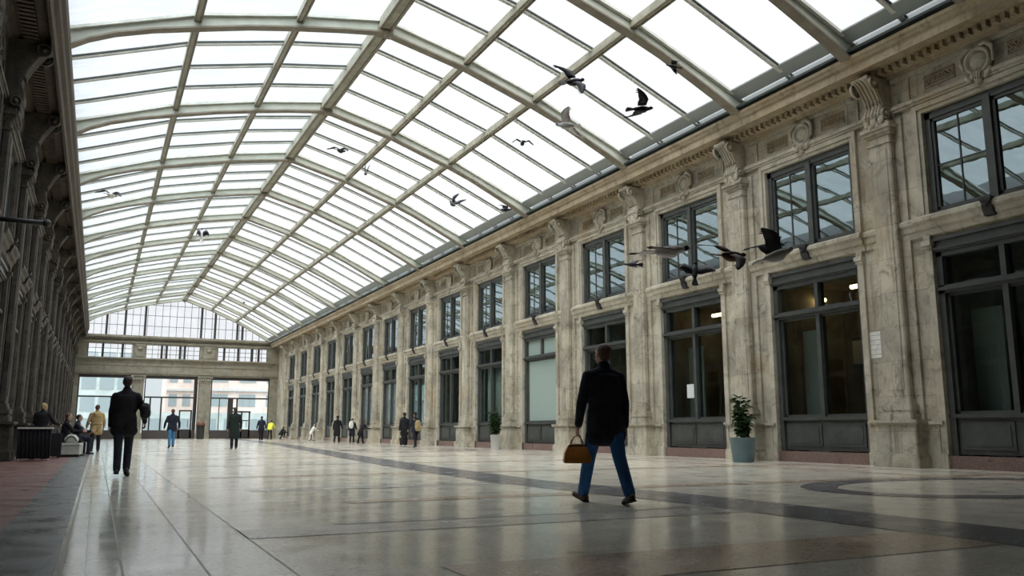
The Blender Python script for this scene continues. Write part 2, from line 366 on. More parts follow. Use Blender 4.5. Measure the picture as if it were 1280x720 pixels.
# ------------------------------------------------------------------ side walls
def facade(side):
    right = side == 'right'
    tf = (lambda d, y, z: (XR - d, y, z)) if right else (lambda d, y, z: (XL + d, y, z))
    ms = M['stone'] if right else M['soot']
    mp = M['stone_plain'] if right else M['shaded_plain']
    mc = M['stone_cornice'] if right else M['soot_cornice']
    pil = RP if right else LP_
    dz = 0.0 if right else 0.75            # the left cornice rides higher
    top = 9.75 + dz
    cd = 1.0 if right else 1.15
    ops = [(pil[i] + pil[i + 1]) / 2 for i in range(len(pil) - 1)]
    # masonry with openings
    w = MB(tf); prev = Y0
    for c in ops:
        w.box(-0.4, 0, prev, c - HO, 0, top); prev = c + HO
        w.box(-0.4, 0, c - HO, c + HO, 4.99, 5.45)
        w.box(-0.4, 0, c - HO, c + HO, 7.88, top)
    w.box(-0.4, 0, prev, Y1, 0, top)
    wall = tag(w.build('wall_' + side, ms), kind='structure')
    # plinth kerb under each shopfront
    # cornice
    prof = [(0, 8.95), (0.12, 8.95), (0.15, 9.02), (0.30, 9.05), (0.34, 9.12), (0.60, 9.14), (cd - 0.22, 9.13), (cd - 0.2, 9.10), (cd - 0.13, 9.10), (cd - 0.13, 9.30),
            (cd - 0.07, 9.33), (cd - 0.05, 9.38), (cd, 9.42), (cd, 9.50), (cd - 0.15, 9.56), (0, 9.6)]
    prof = [(a, b + dz) for a, b in prof]
    if not right:
        prof = [(0, 9.60), (0.15, 9.62), (0.2, 9.72), (0.85, 9.74), (0.88, 9.50), (0.95, 9.50), (0.97, 9.75), (1.06, 9.82), (1.08, 10.0), (cd, 10.1), (cd, 10.3), (1.0, 10.42), (0, 10.45)]
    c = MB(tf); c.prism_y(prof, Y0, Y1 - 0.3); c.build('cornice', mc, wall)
    # dentil course
    d = MB(tf); y = 8.0
    while y < Y1 - 0.6:
        d.box(0.34 if right else 0.3, 0.50 if right else 0.62, y, y + 0.10, (8.99 if right else 9.60), (9.13 if right else 9.73)); y += 0.2
    d.build('dentil_course', mc, wall)
    # ---- pilaster at y=0, copied along the wall
    fz = dz
    s = MB(tf)
    s.box(0, 0.07, -0.50, 0.50, 1.0, 7.95)               # backing strip
    s.cbox(0.07, 0.24, -0.30, 0.30, 1.0, 7.9, 0.03)
    s.box(0.24, 0.255, -0.19, 0.19, 1.7, 7.3)
    for a, z0, z1, dd in ((0.42, 1.0, 1.16, 0.36), (0.38, 1.16, 1.24, 0.33), (0.40, 1.24, 1.36, 0.35), (0.35, 1.36, 1.42, 0.30), (0.33, 1.42, 1.5, 0.275)):
        s.cbox(0, dd, -a, a, z0, z1, 0.03)
    for a, z0, z1, dd in ((0.33, 7.42, 7.47, 0.275), (0.34, 7.62, 7.68, 0.28), (0.38, 7.68, 7.76, 0.33), (0.43, 7.76, 7.84, 0.38), (0.36, 7.84, 7.92, 0.32)):
        s.cbox(0, dd, -a, a, z0, z1, 0.02)
    pl = s.build('pilaster', ms, wall)
    pd = MB(tf)
    pd.box(0, 0.09, -0.86, 0.86, 0.0, 0.95)
    pd.cbox(0, 0.42, -0.54, 0.54, 0.28, 0.93, 0.02)
    pd.cbox(0, 0.49, -0.61, 0.61, 0.0, 0.24, 0.03)
    pd.cbox(0, 0.46, -0.58, 0.58, 0.24, 0.29, 0.03)
    pd.box(0, 0.14, -0.98, 0.98, 0.93, 1.0)
    pd.cbox(0, 0.47, -0.60, 0.60, 0.93, 0.965, 0.02)
    pd.cbox(0, 0.50, -0.63, 0.63, 0.965, 1.03, 0.02)
    ped = pd.build('pedestal', ms, pl)
    # scroll console under the cornice
    zt = (8.98 + fz) if right else 9.62
    zb = 7.92
    pts = []
    nseg = 22
    out = cd - 0.28
    for i in range(nseg + 1):
        t = i / nseg
        z = zb + (zt - zb) * t
        dpt = 0.30 + 0.10 * math.sin(min(1, t * 2.6) * math.pi) * (1 if t < 0.385 else 0) + (out - 0.30) * max(0, (t - 0.30) / 0.70) ** 1.7
        if t > 0.93: dpt = out + 0.03
        pts.append((dpt, z))
    k = MB(tf)
    profc = [(0, zb)] + pts + [(0, zt)]
    k.prism_y(profc, -0.24, 0.24)
    # rolled volutes on both cheeks, and fluting ribs on the face
    for (vx, vz, r0) in ((out - 0.14, zt - 0.19, 0.17), (0.27, zb + 0.20, 0.13)):
        for sy in (-1, 1):
            vs = []; fs = []
            n = 14
            for j, (rr, yy) in enumerate(((r0, 0.24), (r0, 0.30), (r0 * 0.8, 0.31), (r0 * 0.7, 0.27), (r0 * 0.4, 0.27), (r0 * 0.35, 0.32), (0.001, 0.33))):
                for q in range(n):
                    an = 2 * math.pi * q / n
                    vs.append((vx + rr * math.cos(an), sy * yy, vz + rr * math.sin(an)))
            for j in range(6):
                for q in range(n):
                    fs.append((j * n + q, j * n + (q + 1) % n, (j + 1) * n + (q + 1) % n, (j + 1) * n + q))
            k.add(vs, fs, 0, True)
    for yy in (-0.19, -0.1, 0.0, 0.1, 0.19):
        k.tube([(a + 0.005, yy, b) for a, b in pts[2:-1]], 0.036, 6)
    # acanthus-like leaf lumps at the foot
    for yy, zz, rr in ((-0.2, zb + 0.05, 0.09), (0.0, zb + 0.02, 0.11), (0.2, zb + 0.05, 0.09), (-0.1, zb - 0.08, 0.07), (0.1, zb - 0.08, 0.07)):
        k.ball((0.36, yy, zz), rr * 0.6, rr, rr * 1.3, 8, 6)
    con = k.build('console', mp, pl)
    pl.location.y = 0
    for i, yc in enumerate(pil):
        if i == 0: pl.location = (0, yc, 0)
        else: copy_tree(pl, wall, (0, yc, 0))
    # ---- one bay of carved work, copied
    b = MB(tf)                                            # moulded architrave round the upper window
    for (o0, o1, dd) in ((0.0, 0.09, 0.05), (0.09, 0.2, 0.09)):
        b.box(0, dd, -HO - o1, -HO - o0, 5.5, 7.88 + o1); b.box(0, dd, HO + o0, HO + o1, 5.5, 7.88 + o1)
        b.box(0, dd, -HO - o0, HO + o0, 7.88 + o0, 7.88 + o1)
    wc = b.build('window_surround', mp, wall)
    b = MB(tf)                                            # fillets flanking the shopfront, small capital on top
    for sg in (-1, 1):
        a0, a1 = sorted((sg * HO, sg * (HO + 0.17)))
        b.box(0, 0.07, a0, a1, 0.0, 4.75)
        b.box(0, 0.105, a0, a1, 0.0, 0.3)
        b.box(0, 0.11, a0 - 0.02, a1 + 0.02, 4.75, 4.82); b.box(0, 0.15, a0 - 0.03, a1 + 0.03, 4.82, 4.92)
        b.box(0, 0.10, a0, a1, 4.92, 5.2)
    dc = b.build('shopfront_jamb', mp, wall)
    b = MB(tf)                                            # belt course / sill
    half = P / 2 - 0.30
    pr = [(0, 5.03), (0.10, 5.05), (0.12, 5.16), (0.18, 5.2), (0.2, 5.30), (0.27, 5.36), (0.27, 5.44), (0.2, 5.49), (0, 5.53)]
    b.prism_y(pr, -1.78, 1.78)
    pr2 = [(a * 0.55, z) for a, z in pr]
    b.prism_y(pr2, -half, -1.78); b.prism_y(pr2, 1.78, half)
    bc = b.build('belt_course', mp, wall)
    b = MB(tf)                                            # frieze mouldings above the window
    for z0, z1, dd in ((8.10, 8.16, 0.10), (8.16, 8.24, 0.14), (8.24, 8.28, 0.09), (8.84 + fz, 8.95 + fz, 0.07)):
        b.box(0, dd, -half, half, z0, z1)
    for sg in (-1, 1):
        a0, a1 = sorted((sg * 1.75, sg * 1.81)); b.box(0, 0.04, a0, a1, 8.28, 8.84)
    fm = b.build('frieze_moulding', mp, wall)
    b = MB(tf)                                            # pair of fretted relief panels
    for sg in (-1, 1):
        cy = sg * 0.98
        b.box(0, 0.03, cy - 0.38, cy + 0.38, 8.42, 8.44); b.box(0, 0.03, cy - 0.38, cy + 0.38, 8.70, 8.72)
        b.box(0, 0.03, cy - 0.38, cy - 0.36, 8.42, 8.72); b.box(0, 0.03, cy + 0.36, cy + 0.38, 8.42, 8.72)
        for q in range(6):
            yy = cy - 0.29 + q * 0.116
            vs = []; n = 10
            b.tube([(0.03, yy + 0.055 * math.cos(a), 8.57 + 0.08 * math.sin(a)) for a in [2 * math.pi * j / n for j in range(n + 1)]], 0.018, 5)
            b.tube([(0.035, yy - 0.04, 8.49), (0.035, yy + 0.06, 8.66)], 0.014, 5)
    rp = b.build('relief_panel', mc, wall)
    b = MB(tf)                                            # round cartouche with scroll crest and mask foot
    src = [(0.001, 0.12), (0.10, 0.13), (0.19, 0.10), (0.205, 0.05), (0.235, 0.15), (0.28, 0.15), (0.305, 0.08), (0.305, 0.0)]
    b2 = MB(tf); vs = []; fs = []; n = 24
    for r_, h_ in src:
        for q in range(n):
            an = 2 * math.pi * q / n; vs.append((h_, r_ * math.cos(an), 8.52 + 1.06 * r_ * math.sin(an)))
    for j in range(len(src) - 1):
        for q in range(n): fs.append((j * n + q, j * n + (q + 1) % n, (j + 1) * n + (q + 1) % n, (j + 1) * n + q))
    b2.add(vs, fs, 0, True)
    for sg in (-1, 1):
        b2.tube([(0.1, sg * 0.33, 8.40), (0.12, sg * 0.37, 8.55), (0.12, sg * 0.34, 8.72), (0.13, sg * 0.22, 8.84), (0.13, sg * 0.08, 8.83)], [0.03, 0.045, 0.05, 0.05, 0.03], 7)
        b2.tube([(0.1, sg * 0.28, 8.28), (0.14, sg * 0.24, 8.18), (0.14, sg * 0.15, 8.08)], [0.05, 0.06, 0.03], 7)
    b2.ball((0.12, 0, 8.18), 0.08, 0.14, 0.12); b2.ball((0.12, 0, 8.06), 0.06, 0.09, 0.08)
    for q in (-0.1, -0.03, 0.04, 0.11): b2.tube([(0.19, q, 8.26), (0.2, q * 0.7, 8.1)], 0.018, 5)
    ct = b2.build('cartouche', mp, wall)
    b = MB(tf)                                            # small iron bracket at the middle of the sill
    b.prism_y([(0.12, 5.14), (0.22, 5.16), (0.27, 5.28), (0.29, 5.40), (0.32, 5.46), (0.15, 5.46)], -0.11, 0.11)
    b.box(0.15, 0.34, -0.14, 0.14, 5.46, 5.51)
    b.tube([(0.30, -0.08, 5.40), (0.32, 0, 5.34), (0.30, 0.08, 5.40)], 0.025, 6)
    ib = b.build('sill_bracket', M['iron'], wall)
    for part in (wc, dc, bc, fm, rp, ct, ib):
        dzp = fz * 0.5 if part in (rp, ct) else 0
        for i, yc in enumerate(ops):
            if i == 0: part.location = (0, yc, dzp)
            else: copy_obj(part, wall, (0, yc, dzp))
    return wall, ops, tf

wallR, opsR, tfR = facade('right')
wallL, opsL, tfL = facade('left')

# ------------------------------------------------------------------ windows and shopfronts
def bars(m, d0, d1, lines):
    for y0, y1, z0, z1 in lines: m.box(d0, d1, y0, y1, z0, z1)

def build_window(tf, mat_):
    m = MB(tf); h = HO
    bars(m, -0.32, -0.06, [(-h, -h + 0.13, 5.5, 7.88), (h - 0.13, h, 5.5, 7.88), (-h, h, 7.72, 7.88), (-h, h, 5.5, 5.60)])
    bars(m, -0.24, -0.03, [(-0.08, 0.08, 5.55, 7.8)])
    bars(m, -0.2, -0.10, [(-h + 0.13, -h + 0.19, 5.6, 7.72), (h - 0.19, h - 0.13, 5.6, 7.72), (-0.15, -0.08, 5.6, 7.72), (0.08, 0.15, 5.6, 7.72),
                          (-h + 0.13, -0.08, 7.65, 7.72), (0.08, h - 0.13, 7.65, 7.72), (-h + 0.13, -0.08, 5.6, 5.67), (0.08, h - 0.13, 5.6, 5.67)])
    bars(m, -0.17, -0.13, [(0.73, 0.755, 5.67, 7.65), (0.15, h - 0.19, 6.62, 6.645)])
    f = m.build('window_1', mat_)
    g = MB(tf); g.box(-0.16, -0.15, -h + 0.15, h - 0.15, 5.62, 7.7)
    p = g.build('pane', M['upper_glass'], f)
    return f

def build_shop(tf, mat_, glass_low, glass_up, central=True):
    m = MB(tf); h = HO
    bars(m, -0.36, -0.05, [(-h, -h + 0.14, 0.27, 4.99), (h - 0.14, h, 0.27, 4.99), (-h, h, 3.74, 3.92), (-h, h, 4.56, 4.66)])
    bars(m, -0.34, -0.02, [(-h, h, 1.06, 1.14)])
    bars(m, -0.3, -0.07, [(-0.06, 0.06, 3.9, 4.6)] + ([(-0.06, 0.06, 1.1, 3.8)] if central else []))
    bars(m, -0.02, 0.02, [(-h, h, 3.80, 3.87)])
    bars(m, -0.22, -0.14, [(-h + 0.14, -h + 0.2, 1.14, 3.74), (h - 0.2, h - 0.14, 1.14, 3.74), (-h + 0.14, h - 0.14, 1.14, 1.2), (-h + 0.14, h - 0.14, 3.68, 3.74)])
    f = m.build('door_1', mat_)
    m = MB(tf)   # roller-box fascia in three steps
    m.box(-0.38, 0.0, -h, h, 4.66, 4.99); m.box(0, 0.04, -h, h, 4.70, 4.76); m.box(0, 0.06, -h, h, 4.90, 4.97)
    m.build('shutter_box', mat_, f)
    m = MB(tf)
    m.box(-0.3, -0.12, -h + 0.1, h - 0.1, 0.3, 1.08)
    for a, b_ in ((-h + 0.22, -0.1), (0.1, h - 0.22)):
        m.box(-0.12, -0.09, a, b_, 0.40, 0.98); m.box(-0.12, -0.075, a + 0.08, b_ - 0.08, 0.48, 0.90)
    m.build('kick_panel', mat_, f)
    m = MB(tf); m.box(-0.36, 0.03, -h, h, 0.0, 0.27); m.build('threshold', M['plinth'], f)
    m = MB(tf); m.box(-0.19, -0.18, -h + 0.12, h - 0.12, 1.1, 3.75); m.build('display_pane', glass_low, f)
    m = MB(tf); m.box(-0.19, -0.18, -h + 0.12, h - 0.12, 3.9, 4.58); m.build('transom_pane', glass_up, f)
    return f

nwin = 0; ndoor = 0
def number(o, base, n):
    o.name = '%s_%d' % (base, n)
for side, tf, ops, wall in (('r', tfR, opsR, wallR), ('l', tfL, opsL, wallL)):
    fm = M['paint2'] if side == 'r' else M['paint']
    w0 = build_window(tf, fm)
    shops = {}
    shops['clear'] = build_shop(tf, fm, M['shop_glass'], M['shop_glass'])
    for i, yc in enumerate(ops):
        nwin += 1
        o = w0 if i == 0 else copy_tree(w0)
        o.location = (0, yc, 0); number(o, 'window', nwin); tag(o, kind='structure')
    for i, yc in enumerate(ops):
        ndoor += 1
        kind = 'clear'
        if side == 'r':
            rel = round((yc - 15.74) / P)
            kind = {3: 'frost', 5: 'clear', 4: 'pale', 6: 'pale', 9: 'pale', 7: 'dim', 8: 'dim', 11: 'dim'}.get(rel, 'clear')
        if kind not in shops:
            if kind == 'frost': shops[kind] = build_shop(tf, fm, M['frost_glass'], M['frost_glass'], False)
            else: shops[kind] = build_shop(tf, fm, M['shop_glass'] if kind == 'pale' else M['dim_glass'], M['shop_glass'])
            o = shops[kind]
        else:
            o = shops[kind] if (kind == 'clear' and i == 0) else copy_tree(shops[kind])
        o.location = (0, yc, 0); number(o, 'door', ndoor); tag(o, kind='structure')
NW, ND = nwin, ndoor

# shop interiors behind both walls (one shell each side, with party walls)
def shell(side, tf, ops, pil):
    m = MB(tf)
    dpt = -4.2
    m.box(dpt - 0.2, dpt, Y0, Y1, 0, 8.6)
    m.box(dpt, -0.4, Y0, Y1, 4.96, 5.3)
    m.box(dpt, -0.4, Y0, Y1, 8.3, 8.6)
    for yc in pil: m.box(dpt, -0.4, yc - 0.1, yc + 0.1, 0, 8.3)
    w = tag(m.build('wall_shops_' + side, M['shopwall']), kind='structure')
    m = MB(tf); m.box(dpt - 0.2, -0.4, Y0, Y1, -0.02, 0.10); tag(m.build('floor_shops_' + side, M['shopfloor']), kind='structure')
shell('right', tfR, opsR, RP)
shell('left', tfL, opsL, LP_)

# ------------------------------------------------------------------ roof
RIBS = [10.3, 13.35, 17.2, 22.75, 30.0, 36.7, 43.1, 49.2, 55.0, 60.9, 66.6, 72.2, 77.6, 82.8, 87.6]
SEC = [(-1.45, 10.26), (-0.9, 10.62), (-0.3, 10.90), (0.6, 11.20), (1.65, 11.47), (3.0, 11.81), (4.35, 12.08), (5.6, 12.30), (6.85, 12.48), (9.48, 11.86), (11.87, 11.05), (12.8, 10.69), (13.7, 10.27), (14.6, 9.84), (15.45, 9.38)]
def lift(x, y):
    return ramp(y) * (0.55 + 0.35 * max(0, min(1, (x + 1.4) / 8))) * (1 if x < 6.85 else max(0.12, 1 - (x - 6.85) / 9.0))
def secz(x, y):
    for (a, za), (b, zb) in zip(SEC, SEC[1:]):
        if x <= b + 1e-6:
            t = (x - a) / (b - a); return za + (zb - za) * t + lift(x, y)
    return SEC[-1][1] + lift(x, y)
def topz(x, y):   # underside of the glass: a straighter line above the curved rib
    pts = [(-1.6, 10.75), (1.65, 11.88), (4.35, 12.47), (6.85, 12.88), (9.48, 12.22), (11.87, 11.42), (15.6, 9.80)]
    for (a, za), (b, zb) in zip(pts, pts[1:]):
        if x <= b + 1e-6 or b == 15.6:
            t = (x - a) / (b - a); return za + (zb - za) * t + lift(x, y)
roof = empty('ceiling'); tag(roof, kind='structure')
XS = [-1.45, -0.9, -0.3, 0.6, 1.65, 3.0, 4.35, 5.6, 6.85, 8.1, 9.48, 10.7, 11.87, 12.8, 13.7, 14.6, 15.45]
def strip(m, y, x_list, zlo, zhi, hw, mi=0):
    vs = []; fs = []
    for x in x_list:
        for yy, zf in ((y - hw, zlo), (y + hw, zlo), (y + hw, zhi), (y - hw, zhi)): vs.append((x, yy, zf(x, y)))
    n = len(x_list)
    for i in range(n - 1):
        for k in range(4): fs.append((i * 4 + k, i * 4 + (k + 1) % 4, (i + 1) * 4 + (k + 1) % 4, (i + 1) * 4 + k))
    fs.append((3, 2, 1, 0)); fs.append(tuple((n - 1) * 4 + k for k in range(4)))
    m.add(vs, fs, mi)
for y in RIBS:
    m = MB()
    strip(m, y, XS, lambda x, yy: secz(x, yy) + 0.03, lambda x, yy: topz(x, yy) - 0.02, 0.10, 0)          # web
    strip(m, y, XS, lambda x, yy: secz(x, yy) - 0.02, lambda x, yy: secz(x, yy) + 0.03, 0.15, 1)          # lower flange
    strip(m, y + 0.16, XS, lambda x, yy: topz(x, yy) - 0.10, lambda x, yy: topz(x, yy) - 0.02, 0.05, 2)
    strip(m, y - 0.16, XS, lambda x, yy: topz(x, yy) - 0.10, lambda x, yy: topz(x, yy) - 0.02, 0.05, 2)
    r = m.build('rib', [M['rib'], M['rib_edge'], M['bar']], roof)
# purlins run from rib to rib
def purlin(x, hw, dep, name, mats):
    for ya, yb in zip(RIBS, RIBS[1:]):
        m = MB()
        for (h0, h1, d0, d1, mi) in ((-hw, hw, -0.02, -dep, 0), (-hw * 1.0, -hw * 0.55, -dep, -dep - 0.03, 1), (hw * 0.55, hw * 1.0, -dep, -dep - 0.03, 1)):
            vs = []
            for y in (ya + 0.1, yb - 0.1):
                for (dx, dd) in ((h0, d1), (h1, d1), (h1, d0), (h0, d0)):
                    vs.append((x + dx, y, topz(x, y) + dd))
            m.add(vs, [(0, 1, 2, 3), (7, 6, 5, 4), (0, 4, 5, 1), (1, 5, 6, 2), (2, 6, 7, 3), (3, 7, 4, 0)], mi)
        m.build(name, mats, roof)
for x in (1.65, 4.35, 9.48, 11.87): purlin(x, 0.10, 0.22, 'purlin', [M['purlin'], M['rib_edge']])
purlin(6.85, 0.20, 0.34, 'ridge_beam', [M['purlin'], M['rib_edge']])
# joint plates where ribs and ridge meet
for y in RIBS[1:]:
    m = MB()
    zz = secz(6.85, y)
    m.box(6.62, 7.08, y - 0.2, y + 0.2, zz - 0.06, zz + 0.10); m.box(6.80, 6.90, y - 0.22, y - 0.12, zz - 0.2, zz + 0.1)
    m.build('joint_plate', M['rib_edge'], roof)
# glazing bars
for ya, yb in zip(RIBS, RIBS[1:]):
    n = max(2, round((yb - ya) / 1.75))
    for k in range(1, n):
        y = ya + (yb - ya) * k / n
        m = MB()
        strip(m, y, [-1.5, 1.65, 4.35, 6.85, 9.48, 11.87, 15.5], lambda x, yy: topz(x, yy) - 0.11, lambda x, yy: topz(x, yy) - 0.01, 0.055, 0)
        strip(m, y, [-1.5, 1.65, 4.35, 6.85, 9.48, 11.87, 15.5], lambda x, yy: topz(x, yy) - 0.05, lambda x, yy: topz(x, yy) - 0.012, 0.095, 1)
        m.build('glazing_bar', [M['bar'], M['bar_edge']], roof)
# glass
for ya, yb in zip(RIBS, RIBS[1:]):
    for xs_, mt in (([-1.6, 1.65, 4.35, 6.85], M['rglass_l']), ([6.85, 9.48, 11.87, 15.6], M['rglass_r'])):
        m = MB(); vs = []; fs = []
        for x in xs_:
            for y in (ya, yb):
                vs.append((x, y, topz(x, y)))
        for i in range(3): fs.append((i * 2, i * 2 + 1, i * 2 + 3, i * 2 + 2))
        m.add(vs, fs); m.build('glass_panel', mt, roof, recalc=False)
# eaves: gutter and flashing
m = MB()
m.prism_y([(15.22, 9.56), (15.5, 9.56), (15.7, 9.95), (15.55, 9.98), (15.38, 9.72), (15.22, 9.62)], 8, 87.8, 0)
m.prism_y([(14.98, 9.985), (15.30, 9.80), (15.30, 9.84), (14.98, 10.025)], 10.3, 87.6, 1)
m.build('gutter', [M['gutter'], M['gutter_lt']], roof)
m = MB()
m.prism_y([(-1.3, 10.3), (-1.75, 10.3), (-1.75, 11.6), (-1.62, 11.6), (-1.58, 10.6), (-1.3, 10.5)], 8, 87.8, 0)
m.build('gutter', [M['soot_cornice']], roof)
# unseen solid roof added over the near end to shade the near right wall
m = MB()
m.box(-7, 21, Y0 - 0.4, 10.3, 12.9, 13.2)
m.box(-1.6, 15.6, 10.05, 10.3, 9.9, 12.95)
m.box(-7, -1.7, Y0, Y1, 11.3, 11.5); m.box(15.6, 21, Y0, Y1, 9.75, 9.95)
tag(m.build('ceiling_shade_block', M['back']), kind='structure')

# ------------------------------------------------------------------ near end wall (behind the camera)
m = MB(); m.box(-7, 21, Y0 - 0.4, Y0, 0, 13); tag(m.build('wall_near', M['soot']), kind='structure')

# ------------------------------------------------------------------ far end wall
YF = 88.0
m = MB()
T0, T1 = YF, YF + 0.7
# entablature over the entrances
m.box(-2.45, 16.3, T0, T1, 6.0, 7.6)
m.box(-2.45, 16.3, T0, T1, 8.95, 9.75)
for a, b in ((-2.45, -1.3), (2.55, 3.75), (8.65, 10.3), (15.15, 16.3)): m.box(a, b, T0, T1, 7.6, 8.95)
for a, b in ((-2.45, -1.85), (15.5, 16.3)): m.box(a, b, T0, T1, 0, 6.0)
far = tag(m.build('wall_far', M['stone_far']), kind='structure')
m = MB()
for z0, z1, o in ((6.0, 6.15, 0.10), (6.15, 6.22, 0.2), (6.9, 7.0, 0.06), (7.42, 7.52, 0.16), (7.52, 7.64, 0.26)):
    m.box(-2.4, 16.2, T0 - o, T0 + 0.01, z0, z1)
for q in range(62): m.box(-2.3 + q * 0.3, -2.16 + q * 0.3, T0 - 0.14, T0 + 0.01, 7.28, 7.41)
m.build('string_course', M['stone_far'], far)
m = MB()
for z0, z1, o in ((8.95, 9.05, 0.10), (9.05, 9.2, 0.16), (9.42, 9.55, 0.3), (9.55, 9.75, 0.45)):
    m.box(-2.4, 16.2, T0 - o, T0 + 0.01, z0, z1)
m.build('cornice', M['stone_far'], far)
for a, b in ((2.6, 3.85), (8.6, 9.9)):
    m = MB()
    m.cbox(a + 0.1, b - 0.1, T0 - 0.35, T0 + 0.6, 0.5, 5.4, 0.12)
    m.cbox(a, b, T0 - 0.45, T0 + 0.65, 0, 0.4, 0.05); m.cbox(a + 0.05, b - 0.05, T0 - 0.4, T0 + 0.62, 0.4, 0.52, 0.05)
    c = m.build('column', M['stone_far'], far)
    m = MB()
    m.cbox(a + 0.06, b - 0.06, T0 - 0.4, T0 + 0.6, 5.35, 5.45, 0.1)
    for q in range(5):
        xx = a + 0.2 + q * (b - a - 0.4) / 4
        m.ball((xx, T0 - 0.38, 5.62), 0.13, 0.12, 0.2, 8, 6)
    for xx in (a + 0.12, b - 0.12): m.ball((xx, T0 - 0.40, 5.84), 0.16, 0.14, 0.14, 10, 7)
    m.cbox(a - 0.05, b + 0.05, T0 - 0.5, T0 + 0.6, 5.9, 6.0, 0.02)
    m.cbox(a + 0.1, b - 0.1, T0 - 0.36, T0 + 0.6, 5.45, 5.9, 0.1)
    m.build('capital', M['stone_far'], c)
for a, b in ((2.75, 3.6), (8.95, 10.0)):
    m = MB()
    m.box(a, b, T0 - 0.14, T0 + 0.01, 7.64, 8.95); m.box(a + 0.12, b - 0.12, T0 - 0.2, T0 - 0.13, 7.8, 8.2)
    m.ball(((a + b) / 2, T0 - 0.2, 8.55), 0.25, 0.1, 0.2, 12, 8); m.box(a - 0.05, b + 0.05, T0 - 0.2, T0, 8.78, 8.95)
    m.build('pier_block', M['stone_far'], far)

def far_window(x0, x1, z0, z1, nx, nz, heavy, slope=None, y=YF + 0.3, bw=0.035, fm=None):
    """a glazed frame in the far wall: heavy = x of the thick mullions"""
    global NW
    NW += 1
    fm = fm or M['far_frame']
    m = MB(); tz = (lambda x: z1) if slope is None else slope
    def post(x, w, dpt=0.12):
        zt = tz(x); m.box(x - w / 2, x + w / 2, y - dpt / 2, y + dpt / 2, z0, zt)
    for k in range(nx + 1): post(x0 + (x1 - x0) * k / nx, bw)
    for x in heavy: post(x, 0.2, 0.24)
    for k in range(nz + 1):
        z = z0 + (z1 - z0) * k / nz
        # clip the transom to where the opening is taller than z
        xs_ = [x0 + (x1 - x0) * q / 60 for q in range(61)]
        ok = [x for x in xs_ if tz(x) >= z - 1e-6]
        if len(ok) > 1: m.box(ok[0], ok[-1], y - 0.04, y + 0.04, z - bw / 2, z + bw / 2)
    f = m.build('window_%d' % NW, fm); tag(f, kind='structure')
    g = MB(); vs = []; n = 24
    for q in range(n + 1):
        x = x0 + (x1 - x0) * q / n; vs += [(x, y + 0.01, z0), (x, y + 0.01, tz(x))]
    g.add(vs, [(2 * q, 2 * q + 2, 2 * q + 3, 2 * q + 1) for q in range(n)]); g.build('pane', M['gable_glass'], f, recalc=False)
    return f
gz = lambda x: topz(max(-1.55, min(15.55, x)), 87.6) + 0.02
far_window(-1.6, 15.6, 9.75, 13.9, 26, 4, [-1.5, 0.15, 1.75, 3.5, 8.65, 9.95, 12.1, 12.6, 15.5], gz)
for (x0, x1, nx, hv) in ((-1.25, 2.5, 6, [-0.02, 1.68]), (3.77, 8.62, 9, [5.15, 5.58, 6.82, 7.24]), (10.35, 15.12, 9, [10.95, 12.3, 13.66, 14.3])):
    far_window(x0, x1, 7.64, 8.95, nx, 3, hv)
m = MB()   # dark wide pier pads beside the clerestory lights
for a, b in ((-2.4, -1.25), ): m.box(a, b, YF + 0.2, YF + 0.3, 7.6, 8.9)
m.build('clerestory_backing', M['far_frame'], far)

def entrance(x0, x1, posts, leaf, extra=()):
    global ND
    ND += 1
    y = YF + 0.25
    m = MB()
    for z0, z1, o in ((5.72, 6.0, 0.2), (3.88, 4.02, 0.08)): m.box(x0, x1, y - o, y + o, z0, z1)
    for x, w, zt in posts: m.box(x - w / 2, x + w / 2, y - 0.09, y + 0.09, 0.8, zt)
    m.box(x0, x0 + 0.1, y - 0.1, y + 0.1, 0, 6); m.box(x1 - 0.1, x1, y - 0.1, y + 0.1, 0, 6)
    for (a, b, c, d) in extra: m.box(a, b, y - 0.1, y + 0.08, c, d)
    f = m.build('door_%d' % ND, M['far_frame']); tag(f, kind='structure')
    k = MB(); k.box(x0, x1, y - 0.12, y + 0.12, 0, 0.82); k.build('kick_panel', M['kick'], f)
    if leaf:
        a, b, zt = leaf
        l = MB()
        l.box(a, a + 0.14, y - 0.16, y - 0.05, 0.05, zt); l.box(b - 0.14, b, y - 0.16, y - 0.05, 0.05, zt); l.box(a, b, y - 0.16, y - 0.05, zt - 0.14, zt); l.box(a, b, y - 0.16, y - 0.05, 0.05, 0.9)
        lf = l.build('door_leaf', M['far_frame'], f)
        h = MB(); h.tube([(b - 0.35, y - 0.16, 1.1), (b - 0.35, y - 0.24, 1.15), (b - 0.35, y - 0.24, 1.75), (b - 0.35, y - 0.16, 1.8)], 0.03, 6); h.build('door_handle', M['iron'], lf)
    g = MB(); g.box(x0 + 0.05, x1 - 0.05, y, y + 0.012, 0.8, 5.75); g.build('pane', M['far_glass'], f)
M['kick'] = mat('entrance_kick_panel', (0.07, 0.058, 0.055), 0.35)
entrance(-1.85, 2.62, [(1.0, 0.08, 3.9)], None)
entrance(3.83, 8.62, [(4.43, 0.14, 3.9), (5.42, 0.14, 3.9)], (7.05, 8.25, 2.75), extra=[(8.3, 8.62, 0, 6)])
entrance(9.88, 15.52, [(10.75, 0.07, 3.9), (12.44, 0.14, 3.9)], (12.85, 13.75, 2.7), extra=[(11.55, 12.05, 0.8, 3.9), (12.05, 12.45, 2.9, 3.05), (12.05, 13.8, 2.55, 2.7), (12.9, 13.7, 1.72, 1.82)])

